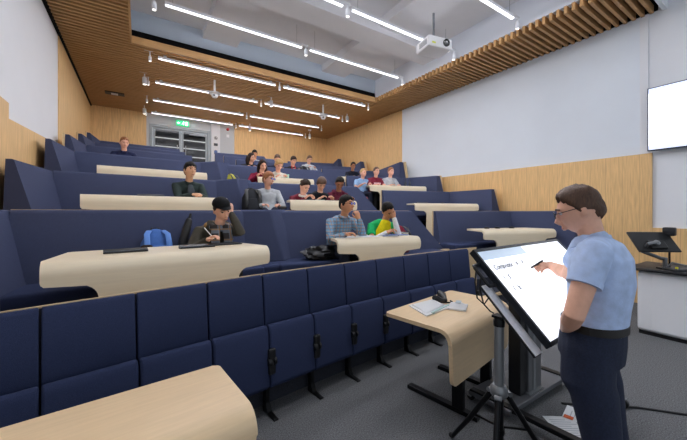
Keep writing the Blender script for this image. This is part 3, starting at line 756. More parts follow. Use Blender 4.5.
SCARF = plaid('scarf_plaid', '#2A2422', '#7D8794', '#9A6A25', .11)
sc_ = MB().tube([NB+V((.085*math.cos(a*PI/8), -.0+.08*math.sin(a*PI/8), -.0+.02*math.sin(a*PI/8))) for a in range(17)], .036, 12)
sc_.loft([NB+V((-.06, -.08, .0)), NB+V((-.075, -.125, -.13)), NB+V((-.07, -.1, -.3))], [(.045, .022)]*3, 12).loft([NB+V((.05, -.08, 0)), NB+V((.06, -.125, -.13)), NB+V((.055, -.1, -.3))], [(.05, .022)]*3, 12)
sc_.build('scarf', SCARF, t, smooth=60)
MB().tube([NB+V((.12*math.cos(R(a)), .03+.09*math.sin(R(a)), -.0+.03*math.sin(R(a)))) for a in range(-25, 206, 11)], .03, 10).build('hood_lining', cloth('hood_tan', '#8A6A40'), t, smooth=60)
MB().cyl((-.12, -.5, .81), (-.2, -.46, .92), .0045).build('pen', WPL, t)
J_GRN = cloth('jacket_bottle_green', '#2C3634')
t, M, NB = seated('person in dark green zip jacket looking up at the second tier maple table', *place('L', 2, .64), (0, -.13, 1.17), -4, 14, 3, rh=(-.03, -.45, .79), lh=(.05, -.46, .79), skin='asian', hair=('fringe', 'black'), top=J_GRN, trous=TROUS, th=.022)
MB().loft([NB+V((0, -.075, -.05)), NB+V((0, -.125, -.13)), NB+V((0, -.135, -.26))], [(.03, .012), (.05, .014), (.06, .014)], 10).build('tee_front', cloth('tee_charcoal_print', '#3C4146'), t, smooth=60)
seated('person in navy jumper sitting alone high up near the oak wall', *place('L', 4, -.28), (0, -.17, 1.13), 14, 10, 0, skin='pink', hair=('short', 'ginger'), top=cloth('jumper_navy', '#1D2340'), th=.016)
t, M, NB = seated('person in blue checked shirt and glasses resting chin on hand', *place('C', 1, 2.33), (.04, -.15, 1.17), -3, 28, 0, rh=(-.1, -.42, .79), lh=(.17, -.27, .98), ldir=(-.35, .0, .8), poleL=(.25, -.6, -.9), skin='tan', hair=('fringe', 'black'), top=plaid('shirt_plaid', '#6E93AC', '#3F6583', '#C08A5A', .045), trous=JEANS, glasses=BLACK, vox=.006, collar=plaid('shirt_plaid', '', '', ''), collar_r=.066)
t, M, NB = seated('person in green and yellow football shirt leaning head on hand', *place('C', 1, 2.94), (.08, -.2, 1.09), 32, 6, -24, rh=(-.1, -.44, .8), lh=(.12, -.29, .99), ldir=(-.1, .1, .9), poleL=(-.1, -.8, -.9), skin='tan', hair=('short', 'black'), top=cloth('shirt_green', '#128C4E'), sleeve='short', cuff=cloth('white_sleeve', '#DADBD9'), trous=JEANS, vox=.006)
yb = MB().loft([V((0, -.105, .62)), V((0.0, -.125, .72)), V((.02, -.19, .82)), V((.04, -.2, .92))], [(.13, .045), (.13, .05), (.12, .055), (.085, .04)], 14)
yb.build('shirt_front', cloth('shirt_yellow', '#E3CF1C'), t, smooth=60)
t, M, NB = seated('person in light grey sweatshirt with ginger hair and glasses lounging sideways', *place('C', 2, 1.93, .36), (-.02, -.1, 1.11), 2, 38, 4, rh=(-.15, -.27, .66), lh=(.1, -.33, .66), skin='pink', hair=('fringe', 'ginger'), top=cloth('sweatshirt_grey', '#B9BEC2'), trous=JEANS, glasses=BLACK, th=.028)
seated('person in maroon jumper with white collar bending low over notes', *place('C', 2, 2.5), (.03, -.22, 1.0), 36, 18, 0, skin='fair', hair=('tied', 'dark'), top=cloth('jumper_maroon', '#5B1A28'), collar=cloth('collar_white', '#E4E2DE'), rh=(-.05, -.45, .78), collar_r=.075, th=.024)
seated('person in black tee with brown fringe reading at the second tier table', *place('C', 2, 2.86), (.0, -.2, 1.06), 40, -4, 0, skin='fair', hair=('fringe', 'brown'), top=cloth('tee_black', '#17191E'), sleeve='short', th=.028)
seated('person in maroon hooded top looking down at the second tier table end', *place('C', 2, 3.27), (-.02, -.18, 1.09), 38, -14, 4, skin='brown', hair=('short', 'black'), top=cloth('hoodie_maroon', '#571F30'), hood=True)
seated('person in bright maroon top with dark bobbed hair on the third tier', *place('C', 3, 2.27), (.05, -.2, 1.04), 22, 10, -10, skin='fair', hair=('long', 'dark'), top=cloth('top_crimson', '#6E1830'), vox=.009)
seated('person in cream jumper with curly blond hair on the third tier', *place('C', 3, 2.68), (0, -.2, 1.07), 30, 6, 0, skin='pink', hair=('curly', 'blond'), top=cloth('jumper_cream', '#D5D0C4'), vox=.009, th=.03)
seated('person with long dark hair in black coat turning to a neighbour', *place('C', 4, 2.47), (.04, -.2, 1.07), 10, 35, -8, skin='fair', hair=('long', 'dark'), top=cloth('coat_black', '#26262A'), vox=.009)
seated('person in grey top with black hair behind the long haired listener', *place('C', 5, 3.05), (0, -.2, 1.12), 12, -10, 0, skin='tan', hair=('fringe', 'black'), top=cloth('top_grey', '#8C8F94'), vox=.009)
seated('person in dark navy coat mostly hidden behind the curly blond listener', *place('C', 4, 3.2), (0, -.2, 1.09), 30, 0, 0, skin='fair', hair=('short', 'brown'), top=cloth('coat_navy', '#1C2134'), vox=.009)
t, M, NB = seated('person in black jacket with red lining on the fourth tier', *place('C', 4, 3.66), (0, -.2, 1.08), 18, 10, 0, skin='fair', hair=('fringe', 'dark'), top=cloth('jacket_black', '#1B1C21'), vox=.009)
rl = MB()
for s in (-1, 1): rl.tube([NB+V((s*.045, -.05, .03)), NB+V((s*.05, -.115, -.08)), NB+V((s*.03, -.13, -.24))], .014, 8, True)
rl.build('jacket_lining', cloth('lining_red', '#A81E2C'), t, smooth=60)
seated('person in white shirt sitting in the far corner below the oak wall', *place('C', 5, 4.86), (0, -.2, 1.09), 24, 15, 0, skin='fair', hair=('short', 'brown'), top=cloth('shirt_white', '#D9DCE0'), vox=.009)
seated('person in dark jumper alone on the fourth tier by the writing wall', *place('R', 4, 5.98), (0, -.16, 1.16), 10, 6, 0, skin='brown', hair=('short', 'black'), top=cloth('jumper_ink', '#181B26'), vox=.009)
seated('person in light blue tee with tied blond hair on third tier', *place('R', 3, 5.40), (0, -.17, 1.12), 4, 22, 0, skin='pink', hair=('tied', 'blond'), top=cloth('tee_blue', '#8FB0D6'), sleeve='short', vox=.009, trous=JEANS)
t, M, NB = seated('person in maroon tee with pale lettering on the third tier', *place('R', 3, 5.80), (0, -.15, 1.18), -2, 16, 0, skin='pink', hair=('short', 'brown'), top=cloth('tee_maroon', '#6B2232'), sleeve='short', vox=.009)
pt = MB()
for i, w in enumerate((.03, .022, .026, .03, .02, .028)): pt.bx(-.105+i*.036, -.105+i*.036+w, -.006, .006, -.02, .02)
pt.xf(MX.Translation(NB+V((0, -.128, -.17))) @ MX.Rotation(R(-6), 4, 'X')).build('chest_lettering', mat('print_pale', '#C9A6AE', .8), t)
seated('person in light grey tee with ginger hair on the third tier', *place('R', 3, 6.25), (0, -.15, 1.19), 2, 14, 0, skin='pink', hair=('short', 'ginger'), top=cloth('tee_grey', '#AEB3BA'), sleeve='short', vox=.009)
# ------------------------------------------------------------------ touch display on its wheeled stand
DC = V((2.553, 1.084, 1.11)); ex_ = V((.998, .065, 0)).normalized()
ey_ = V((-.045, .690, .722)); ey_ = (ey_-ex_*ey_.dot(ex_)).normalized(); en_ = ex_.cross(ey_)
DM = MX((( ex_.x, ey_.x, en_.x, DC.x), (ex_.y, ey_.y, en_.y, DC.y), (ex_.z, ey_.z, en_.z, DC.z), (0, 0, 0, 1)))
DW, DH = 1.40, .665
ds = thing('touch_display', 'large tilted touch display on a wheeled column stand, showing handwriting', 'display', (2.80, 1.40, 0))
DI = MX.Translation((-2.80, -1.40, 0)) @ DM
FRM = mat('display_frame', '#1B2027', .35, metal=.3)
fr = MB().bx(-DW/2, DW/2, -DH/2, DH/2, -.036, -.004, .006)
fr.bx(-DW/2, -DW/2+.022, -DH/2, DH/2, -.01, .006, .003).bx(DW/2-.022, DW/2, -DH/2, DH/2, -.01, .006, .003).bx(-DW/2, DW/2, DH/2-.022, DH/2, -.01, .006, .003).bx(-DW/2, DW/2, -DH/2, -DH/2+.022, -.01, .006, .003)
fr.build('frame', FRM, ds, M=DI)
SCR = mat('display_panel', '#FFFFFF', .15, emit='#F0F4FF', estr=.82)
MB().bx(-DW/2+.022, DW/2-.022, -DH/2+.022, DH/2-.022, -.004, -.001).build('screen', SCR, ds, M=DI)
MB().bx(-DW/2+.022, DW/2-.75, DH/2-.09, DH/2-.022, -.001, .0006).build('header_bar', mat('display_bar', '#B4C3D2', .2, emit='#AFC0D0', estr=.55), ds, M=DI)
INKS = mat('screen_ink', '#262B38', .4)
for tx, x, y, s in (('Composite', -DW/2+.07, DH/2-.17, .055), ('is', -DW/2+.37, DH/2-.165, .055), ('a', -DW/2+.46, DH/2-.16, .055), ('I', -DW/2+.09, DH/2-.25, .048), ('S', -DW/2+.15, DH/2-.25, .048), ('I', -DW/2+.10, DH/2-.33, .05), ('b.', -DW/2+.16, DH/2-.33, .05)):
    text_part('lettering', tx, s, INKS, ds, DI @ MX.Translation((x, y, .0006)))
hd = MB().tube([(-DW/2, .24, -.03), (-DW/2-.055, .235, -.035), (-DW/2-.06, .22, -.035), (-DW/2-.06, .1, -.035), (-DW/2-.055, .085, -.035), (-DW/2, .08, -.03)], .011, 8)
hd.build('handle', BLACK, ds, M=DI, smooth=60)
# white side tray under the long edge
tr = MB().bx(-DW/2-.05, -DW/2+.03, -.34, .12, -.10, -.085, .003).build('side_tray', mat('tray_black', '#1A1C20', .4), ds, M=DI)
MB().bx(-DW/2-.048, -DW/2+.028, -.335, .115, -.085, -.078).build('tray_sheet', mat('tray_white', '#F4F6FA', .5), tr)
MB().bx(-.42, .42, -.2, .2, -.1, -.05, .01).build('rear_housing', BLACK, ds, M=DI)
colm = MB().bx(-.085, .125, -.055, .055, .09, .86, .006)
colm.build('column', ALU, ds, smooth=40)
MB().bx(-.19, -.1, -.04, .06, .09, .9, .006).build('cable_duct', BLACK, ds)
MB().bx(-.088, -.08, -.02, .02, .1, .85).bx(.122, .129, -.02, .02, .1, .85).bx(-.02, .02, -.06, -.054, .1, .85).build('column_groove', STEEL, ds)
MB().tube([(0, 0, .84), (-.1, -.12, .95), tuple(DI @ V((0, 0, -.08)))], .05, 10).build('tilt_arm', BLACKM, ds, smooth=50)
MB().bx(-.45, .48, -.1, .26, .05, .09, .006).build('base_plate', mat('base_grey', '#5B5D61', .5, metal=.4), ds)
MB().bx(-.11, .11, -.08, .08, .09, .1).build('column_flange', STEEL, ds)
for (a, b) in (((-.42, .25, .085), (-.36, -.72, .085)), ((.45, .25, .085), (.52, -.5, .085))):
    d_ = V(b)-V(a); ang = math.atan2(d_.y, d_.x)
    MB().box((V(a)+V(b))/2, (d_.length, .06, .035), MX.Rotation(ang, 3, 'Z'), .006).build('outrigger', BLACKM, ds)
    for e in (a, b):
        w = MB().lathe((e[0], e[1], .036), [(.001, -.016), (.034, -.016), (.036, -.008), (.036, .008), (.034, .016), (.001, .016)], 16, 'X')
        c_ = w.build('caster', BLACK, ds, smooth=40)
        MB().bx(e[0]-.026, e[0]+.026, e[1]-.012, e[1]+.025, .034, .075).lathe((e[0]+.027, e[1], .036), [(.001, -.004), (.014, -.004), (.014, .004), (.001, .004)], 10, 'X').build('fork', STEEL, c_)
for i, pts_ in enumerate(([(-.84, -.08, 1.22), (-.87, -.09, 1.12), (-.89, -.12, 1.02), (-.86, -.15, .98), (-.8, -.15, 1.02)], [(-.82, -.1, 1.16), (-.86, -.12, 1.08), (-.85, -.14, .98), (-.87, -.2, .95), (-.83, -.2, .93)])):
    MB().tube(pts_, .005, 6).build('cable', BLACK, ds, smooth=60)

# tripod in front of it
tp = thing('tripod', 'black and silver tripod standing at the near edge of the display', 'tripod', (1.83, 1.08, 0))
MB().cyl((0, 0, .52), (0, 0, .93), .028).build('upper_tube', STEEL, tp, smooth=60)
MB().cyl((0, 0, .12), (0, 0, .5), .026).cyl((0, 0, .26), (0, 0, .29), .031).build('lower_tube', BLACKM, tp, smooth=60)
MB().lathe((0, 0, .48), [(.001, 0), (.036, 0), (.05, .02), (.05, .055), (.036, .075), (.001, .075)], 18).build('hub', STEEL, tp, smooth=40)
MB().lathe((0, 0, .91), [(.001, 0), (.032, 0), (.033, .03), (.02, .06), (.001, .06)], 18).bx(-.03, .03, -.03, .03, .96, .975).build('head', BLACKM, tp, smooth=40)
for i, a in enumerate((205, 330, 85)):
    c_, s_ = math.cos(R(a)), math.sin(R(a))
    lg = MB().tube([(c_*.045, s_*.045, .5), (c_*.22, s_*.22, .22), (c_*.36, s_*.36, .02)], [.017, .0165, .014], 10, True).build('leg', BLACKM, tp, smooth=60)
    MB().ell((c_*.37, s_*.37, .018), (.022, .022, .018), n=8).build('rubber_foot', BLACK, lg, smooth=60)
    MB().cyl((c_*.06-s_*.02, s_*.06+c_*.02, .5), (c_*.06+s_*.02, s_*.06-c_*.02, .5), .014).build('clamp', STEEL, tp, smooth=50)
    MB().cyl((0, 0, .3), (c_*.19, s_*.19, .27), .007, n=8).build('brace', BLACKM, tp)

# ------------------------------------------------------------------ presenter
PX, PY = 1.965, .655
th_ = R(191.5); cz, sz = math.cos(th_), math.sin(th_)
pr = thing('person', 'person standing in light blue polo shirt and jeans writing on the touch display', 'person', (PX, PY, 0), th_)
PI_ = (MX.Translation((PX, PY, 0)) @ MX.Rotation(th_, 4, 'Z')).inverted()
loc_ = lambda x, y, z: PI_ @ V((x, y, z))
M = MX.Translation((.0, -.055, 1.606)) @ MX.Rotation(R(10), 4, 'Z') @ MX.Rotation(R(17), 4, 'X')
NB = V((0, .0, 1.455)); body, shirt, jeans = MB(), MB(), MB()
tors = [((0, -.01, .90), .165, .115), ((0, -.005, 1.0), .16, .112), ((0, .02, 1.12), .152, .108), ((0, .03, 1.25), .168, .118), ((0, .028, 1.36), .178, .112), ((0, .018, 1.42), .125, .085)]
body.loft([c for c, a, b in tors]+[NB], [(a-.014, b-.014) for c, a, b in tors]+[(.062, .062)], 20)
body.loft([V((0, .02, 1.41)), NB, M @ V((0, .014, -.07)), M @ V((0, .014, -.02))], [.062, .058, .057, .06], 16)
add_head(body, M)
shirt.loft([V((0, .015, 1.03))]+[V(c) for c, a, b in tors[2:]]+[V((0, .008, 1.453))], [(.172, .125)]+[(a+.016, b+.02) for c, a, b in tors[2:]]+[(.068, .066)], 24)
CB = V((0, .025, 1.405))
TIP = DM @ V((-.195, .12, .003))
WR = DM @ V((DM.inverted() @ TIP)) 
dl = DM.inverted() @ TIP
WR = DM @ V((dl.x+.165, dl.y-.035, .058))
for s, Hw, pole in ((-1, WR, (.25, .25, -.9)), (1, V((1.858, .735, .995)), (0, 0, 0))):
    S = CB + (V((-.195, -.085, -.01)) if s == -1 else V((.185, 0, 0))); H_ = PI_ @ Hw
    if s == 1: pole = (1, .12, -.1)
    E, Hh = elbow(S, H_, .31, .275, pole); dv = (Hh-E).normalized()
    body.loft([CB+V((s*.08, 0, 0)), S, (S+E)/2, E, E+(Hh-E)*.35, E+(Hh-E)*.7, Hh], [.06, .055, .05, .042, .043, .034, .027], 16)
    shirt.loft([CB+V((s*.06, .0, 0)), S, S+(E-S)*.3, S+(E-S)*.5], [(.085, .078), .075, .07, .067], 18, round_ends=False)
    if s == -1:
        dfin = PI_.to_3x3() @ (DM.to_3x3() @ V((-1, .2, -.22)))
        nn = PI_.to_3x3() @ (DM.to_3x3() @ V((.1, .35, 1)))
        add_hand(body, Hh, dfin, nn, 1, .75, .98, finger_r=.0085, pinch=True)
        a = TIP; b_ = DM @ V((dl.x+.125, dl.y+.012, .055))
        PEN = (PI_ @ a, PI_ @ b_)
    else:
        add_hand(body, Hh, V((-.45, .1, -.85)), V((1, -.3, .1)), -1, .35, .98)
    # sleeve hem
    hm = S+(E-S)*.475; hd_ = (E-S).normalized()
    MB().loft([hm-hd_*.012, hm+hd_*.014], [.0705, .0695], 20, round_ends=False).build('sleeve_hem', cloth('polo_blue', '#B2C5E6'), pr, smooth=40)
for s in (-1, 1):
    Hj, K, A = V((s*.088, -.015, .9)), V((s*.105, .045, .5)), V((s*.12, .11, .09))
    body.loft([Hj, (Hj+K)/2, K, (K+A)/2, A], [.085, .075, .056, .052, .038], 14)
    jeans.loft([V((s*.08, -.01, .92)), V((s*.092, -.012, .76)), (Hj+K)/2, K, (K+A)/2, A+V((0, 0, -.03))], [.112, .113, .1, .082, .073, .066], 18)
    MB().loft([A+V((0, .04, -.05)), A+V((0, -.08, -.05)), A+V((0, -.2, -.06))], [(.042, .04), (.048, .038), (.042, .026)], 14).build('shoe', SHOE, pr, smooth=60)
fuse(body, .005, 'body', SKIN['fair'], pr, 3)
POLO = cloth('polo_blue', '#B2C5E6')
fuse(shirt, .008, 'polo_shirt', POLO, pr, 5)
jeans.loft([V((0, -.012, .86)), V((0, -.004, .95)), V((0, .008, 1.035))], [(.187, .14), (.186, .14), (.174, .129)], 22, round_ends=False)
fuse(jeans, .009, 'jeans', JEANS, pr, 4)
bl = MB(); rows = []
for j in range(33):
    a = 2*PI*j/32
    rows.append([V((.178*math.cos(a)*k, .008+.133*math.sin(a)*k, z)) for k, z in ((1, 1.012), (1.025, 1.012), (1.025, 1.05), (1, 1.05))])
bl.quadgrid(rows, closed=True); bel = bl.build('belt', mat('belt_leather', '#15110F', .4), pr, smooth=40)
MB().bx(-.025, .025, -.137, -.127, 1.008, 1.054, .004).build('buckle', STEEL, bel)
cr = MB(); rows = []
for j in range(33):
    a = 2*PI*j/32; f = ss(.5, 1, -math.sin(a))
    rows.append([NB+V((.066*math.cos(a), .004+.064*math.sin(a)-.01*f, .028-.02*f)), NB+V((.07*math.cos(a), .004+.068*math.sin(a)-.012*f, .03-.02*f)), NB+V((.088*math.cos(a), .006+.083*math.sin(a)-.03*f, -.02-.03*f)), NB+V((.083*math.cos(a), .006+.079*math.sin(a)-.026*f, -.022-.03*f))])
cr.quadgrid(rows, closed=True); cr.build('collar', POLO, pr, smooth=50)
head_parts(pr, M, 'fair', ('short', 'brown'), 3, .022, mat('glasses_dark', '#15181C', .3), fine=True)
stl = thing('stylus', 'black stylus held in the hand of the person at the display', 'pen', (0, 0, 0))
a, b_ = [PI_.inverted() @ p for p in PEN]
stl.location = a; MB().loft([V((0, 0, 0)), (b_-a)*.12, (b_-a)*.95, b_-a], [.0025, .0065, .0075, .005], 10).build('barrel', BLACK, stl, smooth=50)
MB().cyl(tuple((b_-a)*.12), tuple((b_-a)*.15), .0078).build('ring', STEEL, stl)

# ------------------------------------------------------------------ lectern
lc = thing('lectern', 'white lectern cabinet with a black worktop by the writing wall', 'lectern', (5.54, .29, 0))
LW = mat('lectern_white', '#E6E8EB', .5)
MB().bx(0, .7, 0, 1.08, .04, .83, .05, 4).build('cabinet', LW, lc, smooth=40)
MB().bx(-.006, .002, .1, .52, .08, .8, .002).bx(-.006, .002, .54, .93, .08, .8, .002).build('door_panel', LW, lc)
MB().bx(.02, .68, .02, 1.06, 0, .045).build('plinth', BLACK, lc)
MB().bx(-.07, .78, -.06, 1.17, .83, .87, .012).build('worktop', mat('worktop_black', '#1C1D20', .5), lc, smooth=40)
mo = thing('monitor', 'black monitor seen from behind, tilted on an arm over the lectern', 'monitor', (5.64, 1.16, .87))
w_, u_ = V((.8, -.6, 0)), V((.12, .16, .235)).normalized(); u_ = (u_-w_*u_.dot(w_)).normalized(); n_ = w_.cross(u_)
mc = V((-.09, .05, .345))
MM = MX(((w_.x, u_.x, n_.x, mc.x), (w_.y, u_.y, n_.y, mc.y), (w_.z, u_.z, n_.z, mc.z), (0, 0, 0, 1)))
MB().bx(-.25, .25, -.155, .155, -.012, .012, .008).build('housing', BLACK, mo, M=MM)
MB().bx(-.1, .1, -.12, .0, .012, .04, .01).build('rear_bulge', BLACK, mo, M=MM)
MB().bx(-.242, .242, -.145, .147, -.0135, -.011).build('panel', GLASSD, mo, M=MM)
MB().lathe((-.02, -.05, .04), [(.001, 0), (.035, 0), (.035, .025), (.001, .03)], 14).build('pivot', STEEL, mo, M=MM, smooth=40)
p0 = MM @ V((-.02, -.05, .07))
MB().tube([tuple(p0), tuple(p0+V((-.12, .06, -.02))), (-.16, .14, .22)], .02, 8).build('upper_arm', ALU, mo, smooth=50)
MB().tube([(-.16, .14, .22), (.02, .0, .13), (.1, -.03, .12)], .022, 8).cyl((.06, -.03, 0), (.06, -.03, .14), .025).build('lower_arm', ALU, mo, smooth=50)
MB().bx(-.02, .14, -.1, .04, 0, .015).build('clamp_base', BLACKM, mo)
wc = thing('desk_camera', 'small black camera box on a stem behind the tilted monitor', 'camera', (5.80, 1.11, .87))
MB().bx(-.05, .05, -.06, .06, .42, .53, .015).build('camera_body', mat('camera_black', '#1A1C20', .5), wc, smooth=40)
MB().cyl((0, 0, .012), (0, 0, .42), .011).build('stem', BLACKM, wc)
MB().lathe((0, 0, 0), [(.001, 0), (.06, 0), (.06, .012), (.001, .014)]).build('base', BLACKM, wc)
kb = thing('document_camera', 'low grey document camera folded on the black worktop', 'camera', (5.66, .98, .87), R(-35))
MB().bx(-.14, .14, -.1, .1, 0, .03, .008).build('base', mat('doc_grey', '#3A3C40', .5), kb)
MB().tube([(-.1, .07, .03), (-.06, .05, .09), (.06, -.02, .06), (.1, -.05, .05)], .012, 8).build('arm', ALU, kb, smooth=50)
MB().bx(.05, .16, -.09, -.02, .035, .065, .008).build('head', BLACK, kb)
tg = thing('cable_tag', 'small yellow tag standing on the black lectern worktop', 'tag', (5.56, 1.0, .871))
MB().bx(-.008, .008, -.014, .014, 0, .05, .003).build('tag_plate', mat('tag_yellow', '#D8D430', .5), tg)
mk = thing('mouse', 'black computer mouse on the lectern worktop', 'mouse', (5.62, .72, .87))
MB().ell((0, 0, .014), (.055, .032, .018)).build('mouse_shell', BLACK, mk, smooth=60)
kk = thing('desk_console', 'low black control console on the lectern worktop', 'console', (5.85, .6, .87), R(10))
MB().prism([(-.12, -.16, .002), (.12, -.16, .002), (.12, -.16, .06), (-.12, -.16, .02)], (0, .32, 0)).build('console_body', BLACK, kk, bevel=.004)
MB().bx(-.09, .09, -.12, .12, .045, .047).build('touch_panel', GLASSD, kk)
wpt = MB().tube([(XR-.6, 1.35, .02), (XR-.6, 1.35, .7)], .02).build('cable_post', BLACKM); tag(wpt, 'thin dark post standing behind the lectern', 'post')
struct(MB().bx(XR-.04, XR, -.5, 1.62, 0, 1.33).build('trim_6', OAK))

# ------------------------------------------------------------------ loose things
pp = thing('paper_pile', 'folded pale papers lying flat on the maple desk', 'papers', (2.16, 1.95, .742), R(14)); pp.scale = (1.3, 1.3, 1.3)
MB().prism([(-.17, -.09, 0), (.12, -.12, 0), (.17, .06, 0), (-.05, .11, 0)], (0, 0, .008)).build('lower_sheet', PAPER, pp)
MB().hull([(-.15, -.07, .008), (.1, -.09, .008), (.15, .03, .008), (-.05, .09, .008)], [(-.13, -.06, .014), (.08, -.08, .024), (.13, .02, .03), (-.05, .08, .02)]).build('folded_sheet', PAPER, pp)
MB().bx(-.1, .15, -.1, -.085, .0, .012).build('blue_edge', mat('pale_teal', '#A9C6C4', .6), pp)
hs = thing('strap_pouch', 'x', 'pouch', (2.42, 1.99, .742), R(20)); hs.scale = (1.35, 1.35, 1.35)
hs['label'] = 'small black folded pouch with a strap on the maple desk by papers'
MB().loft([(-.07, .03, .045), (-.04, .0, .02), (0, -.02, .015)], [(.014, .022), (.018, .022), (.012, .018)], 10).build('flap', BLACK, hs, smooth=50)
MB().loft([(0, -.02, .018), (.04, .015, .03), (.055, .045, .05)], [(.016, .016), (.03, .035), (.012, .02)], 12).build('pouch', BLACK, hs, smooth=50)
MB().tube([(-.02, -.01, .008), (.0, -.05, .006), (.03, -.06, .006), (.05, -.04, .006)], .005, 6).build('strap', BLACK, hs)
pk = thing('white_packet', 'small crumpled white packet near the bend of the maple desk', 'packet', (2.40, 1.80, .742), R(30)); pk.scale = (1.25, 1.25, 1.25)
pkm = MB(); rows = []
random.seed(3)
for i in range(7):
    for_ = []
    for j in range(7): for_.append(V((-.08+.16*i/6, -.06+.12*j/6, .012+.014*math.sin(PI*i/6)*math.sin(PI*j/6)*2*random.uniform(.6, 1.3))))
    rows.append(for_ + [V((-.08+.16*i/6, -.06+.12*j/6, .001)) for j in range(6, -1, -1)])
pkm.quadgrid(rows, closed=True, caps=True); pkm.build('wrapper', PAPER, pk, smooth=30)
MB().bx(-.03, .04, -.02, .015, .04, .042).build('printed_label', mat('print_grey', '#B6C4CC', .7), pk)
for lb, x, y, rz, m in (('white printed sheet on the carpet between display stand and person', 2.65, 1.03, -35, PAPER), ('white sheet with an orange corner on the carpet behind another sheet', 2.90, 1.0, 12, PAPER)):
    fp = thing('floor_paper', lb, 'paper', (x, y, .001), R(rz), 'papers on the carpet')
    MB().bx(-.105, .105, -.148, .148, 0, .0015).build('sheet', m, fp)
    q = MB()
    for i in range(9): q.bx(-.08, .04+.03*(i % 3), .1-.024*i, .106-.024*i, .0015, .002)
    q.build('text_lines', mat('print_light', '#AEB2B8', .8), fp)
    if y < 1.03: MB().bx(-.1, -.05, .08, .14, .0015, .0022).build('orange_mark', mat('print_orange', '#C7582C', .7), fp)
cb = MB().tube([(2.95, 1.2, .008), (3.15, 1.02, .008), (3.4, .84, .008), (3.6, .6, .008), (3.85, .3, .008), (4.1, -.1, .008)], .009, 8).build('floor_cable', BLACK, smooth=60)
tag(cb, 'black cable running over the carpet away from the display stand', 'cable')

def backpack(label, loc, rz, col, k=1., accent=None, tilt=-12):
    t = thing('backpack', label, 'bag', loc, rz)
    m = cloth('bag_'+col, col); T = MX.Rotation(R(tilt), 4, 'X') @ MX.Scale(k, 4)
    MB().loft([(0, 0, .06), (0, 0, .2), (0, .01, .34), (0, .02, .43)], [(.16, .1), (.165, .11), (.15, .1), (.1, .07)], 18).build('main_pouch', m, t, smooth=60, M=T)
    MB().loft([(0, -.09, .08), (0, -.105, .16), (0, -.095, .26)], [(.11, .045), (.12, .05), (.1, .035)], 14).build('front_pocket', m, t, smooth=60, M=T)
    MB().tube([(-.04, .05, .46), (-.035, .06, .52), (.035, .06, .52), (.04, .05, .46)], .01, 8).build('grab_loop', BLACK, t, smooth=60, M=T)
    for s in (-1, 1):
        MB().loft([(s*.07, -.02, .47), (s*.1, -.1, .42), (s*.105, -.15, .3), (s*.11, -.12, .14)], [(.028, .008)]*4, 10).build('strap', accent or BLACK, t, smooth=60, M=T)
    return t
bb = backpack('blue backpack with dark panel on the bench beside the capped person', (.16, yL(1, .16)-.36, FL[1]+.45), AL, '#4468A8', .92, mat('bag_strap_blue', '#5B86CC', .8), -14)
MB().bx(-.16, -.05, -.13, -.06, .04, .3, .03).build('side_panel', cloth('bag_dark', '#2A211E'), bb)
um = thing('umbrella', 'long black strap leaning on the bench back beside blue backpack', 'umbrella', (.36, yL(1, .36)-.33, FL[1]+.45), AL)  # dark strap-like object; its furled shape is a guess
MB().loft([(0, -.04, .1), (.05, .05, .3), (.12, .11, .52)], [.02, .05, .035], 12).build('strap_body', BLACK, um, smooth=60)
MB().cyl((.12, .11, .52), (.145, .13, .6), .014).build('handle', BLACK, um, smooth=60)
MB().cyl((.02, .0, .19), (.028, .012, .23), .034).build('band', mat('band_cyan', '#3FA0D8', .5), um, smooth=60)
backpack('black backpack slumped against the divider beside the ginger lounging person', (1.62, yC(2, 1.62)-.52, FL[2]+.45), AC, '#24262A', 1.05, None, -16)
backpack('yellow bag on a third tier bench beside the navy divider', (1.72, yC(3, 1.72)-.48, FL[3]+.45), AC+.6, '#B9B54A', .8)
backpack('plump black rucksack on the fourth tier bench end', (4.02, yC(4, 4.02)-.5, FL[4]+.45), AC, '#16171B', 1.1)
backpack('dark red backpack on the bench behind the football shirt', (3.4, yC(1, 3.4)-.42, FL[1]+.45), AC, '#6E1F2E', .85)
backpack('black backpack with orange straps on the floor under third tier table', (5.22, yR(3, 5.22)-.78, FL[3]), AR, '#1B1C20', .95, mat('strap_orange', '#C4552A', .7))
jk = thing('coat', 'crumpled black coat lying on the bench seat beside the checked shirt', 'coat', (2.02, yC(1, 2.02)-.48, FL[1]+.45), AC)
jm = MB(); rows = []
for i in range(1, 20):
    th2 = PI*i/20; ring = []
    for j in range(36):
        a = 2*PI*j/36; p = V((math.sin(th2)*math.cos(a), math.sin(th2)*math.sin(a), math.cos(th2)))
        e = 1+.35*noise.noise(p*3.2)+.16*noise.noise(p*8)
        ring.append(V((p.x*.24*e, p.y*.17*e, max(.003, .075+p.z*.1*e))))
    rows.append(ring)
jm.quadgrid(rows, closed=True, caps=True); jm.build('fabric', mat('nylon_black', '#17181C', .4, spec=.5), jk, smooth=60)

def on(b, k, x, back): return (x, BLK[b][2](k, x)-back, FL[k]+.742)
def flat(name, label, cat, pos, rz, w, d, h, col, cover=None):
    t = thing(name, label, cat, pos, rz)
    MB().bx(-w/2, w/2, -d/2, d/2, 0, h, min(.003, h*.3)).build('page_block' if h > .006 else 'sheet', mat('sheet_'+col, col, .75), t)
    if cover: MB().bx(-w/2-.003, w/2+.003, -d/2-.003, d/2+.003, h, h+.003).build('cover', mat('cover_'+cover, cover, .6), t)
    return t
flat('notebook', 'open white notes before the checked shirt', 'notebook', on('C', 1, 2.24, .70), AC+.15, .30, .21, .006, '#E6E7EA')
flat('notebook', 'white writing pad between the checked and football shirts', 'notebook', on('C', 1, 2.55, .72), AC, .24, .2, .008, '#DFE3EA')
flat('notebook', 'blue notebook before the football shirt, the one with a pen hand', 'notebook', on('C', 1, 2.84, .76), AC-.1, .21, .2, .012, '#DDDDDD', '#3E5A92')
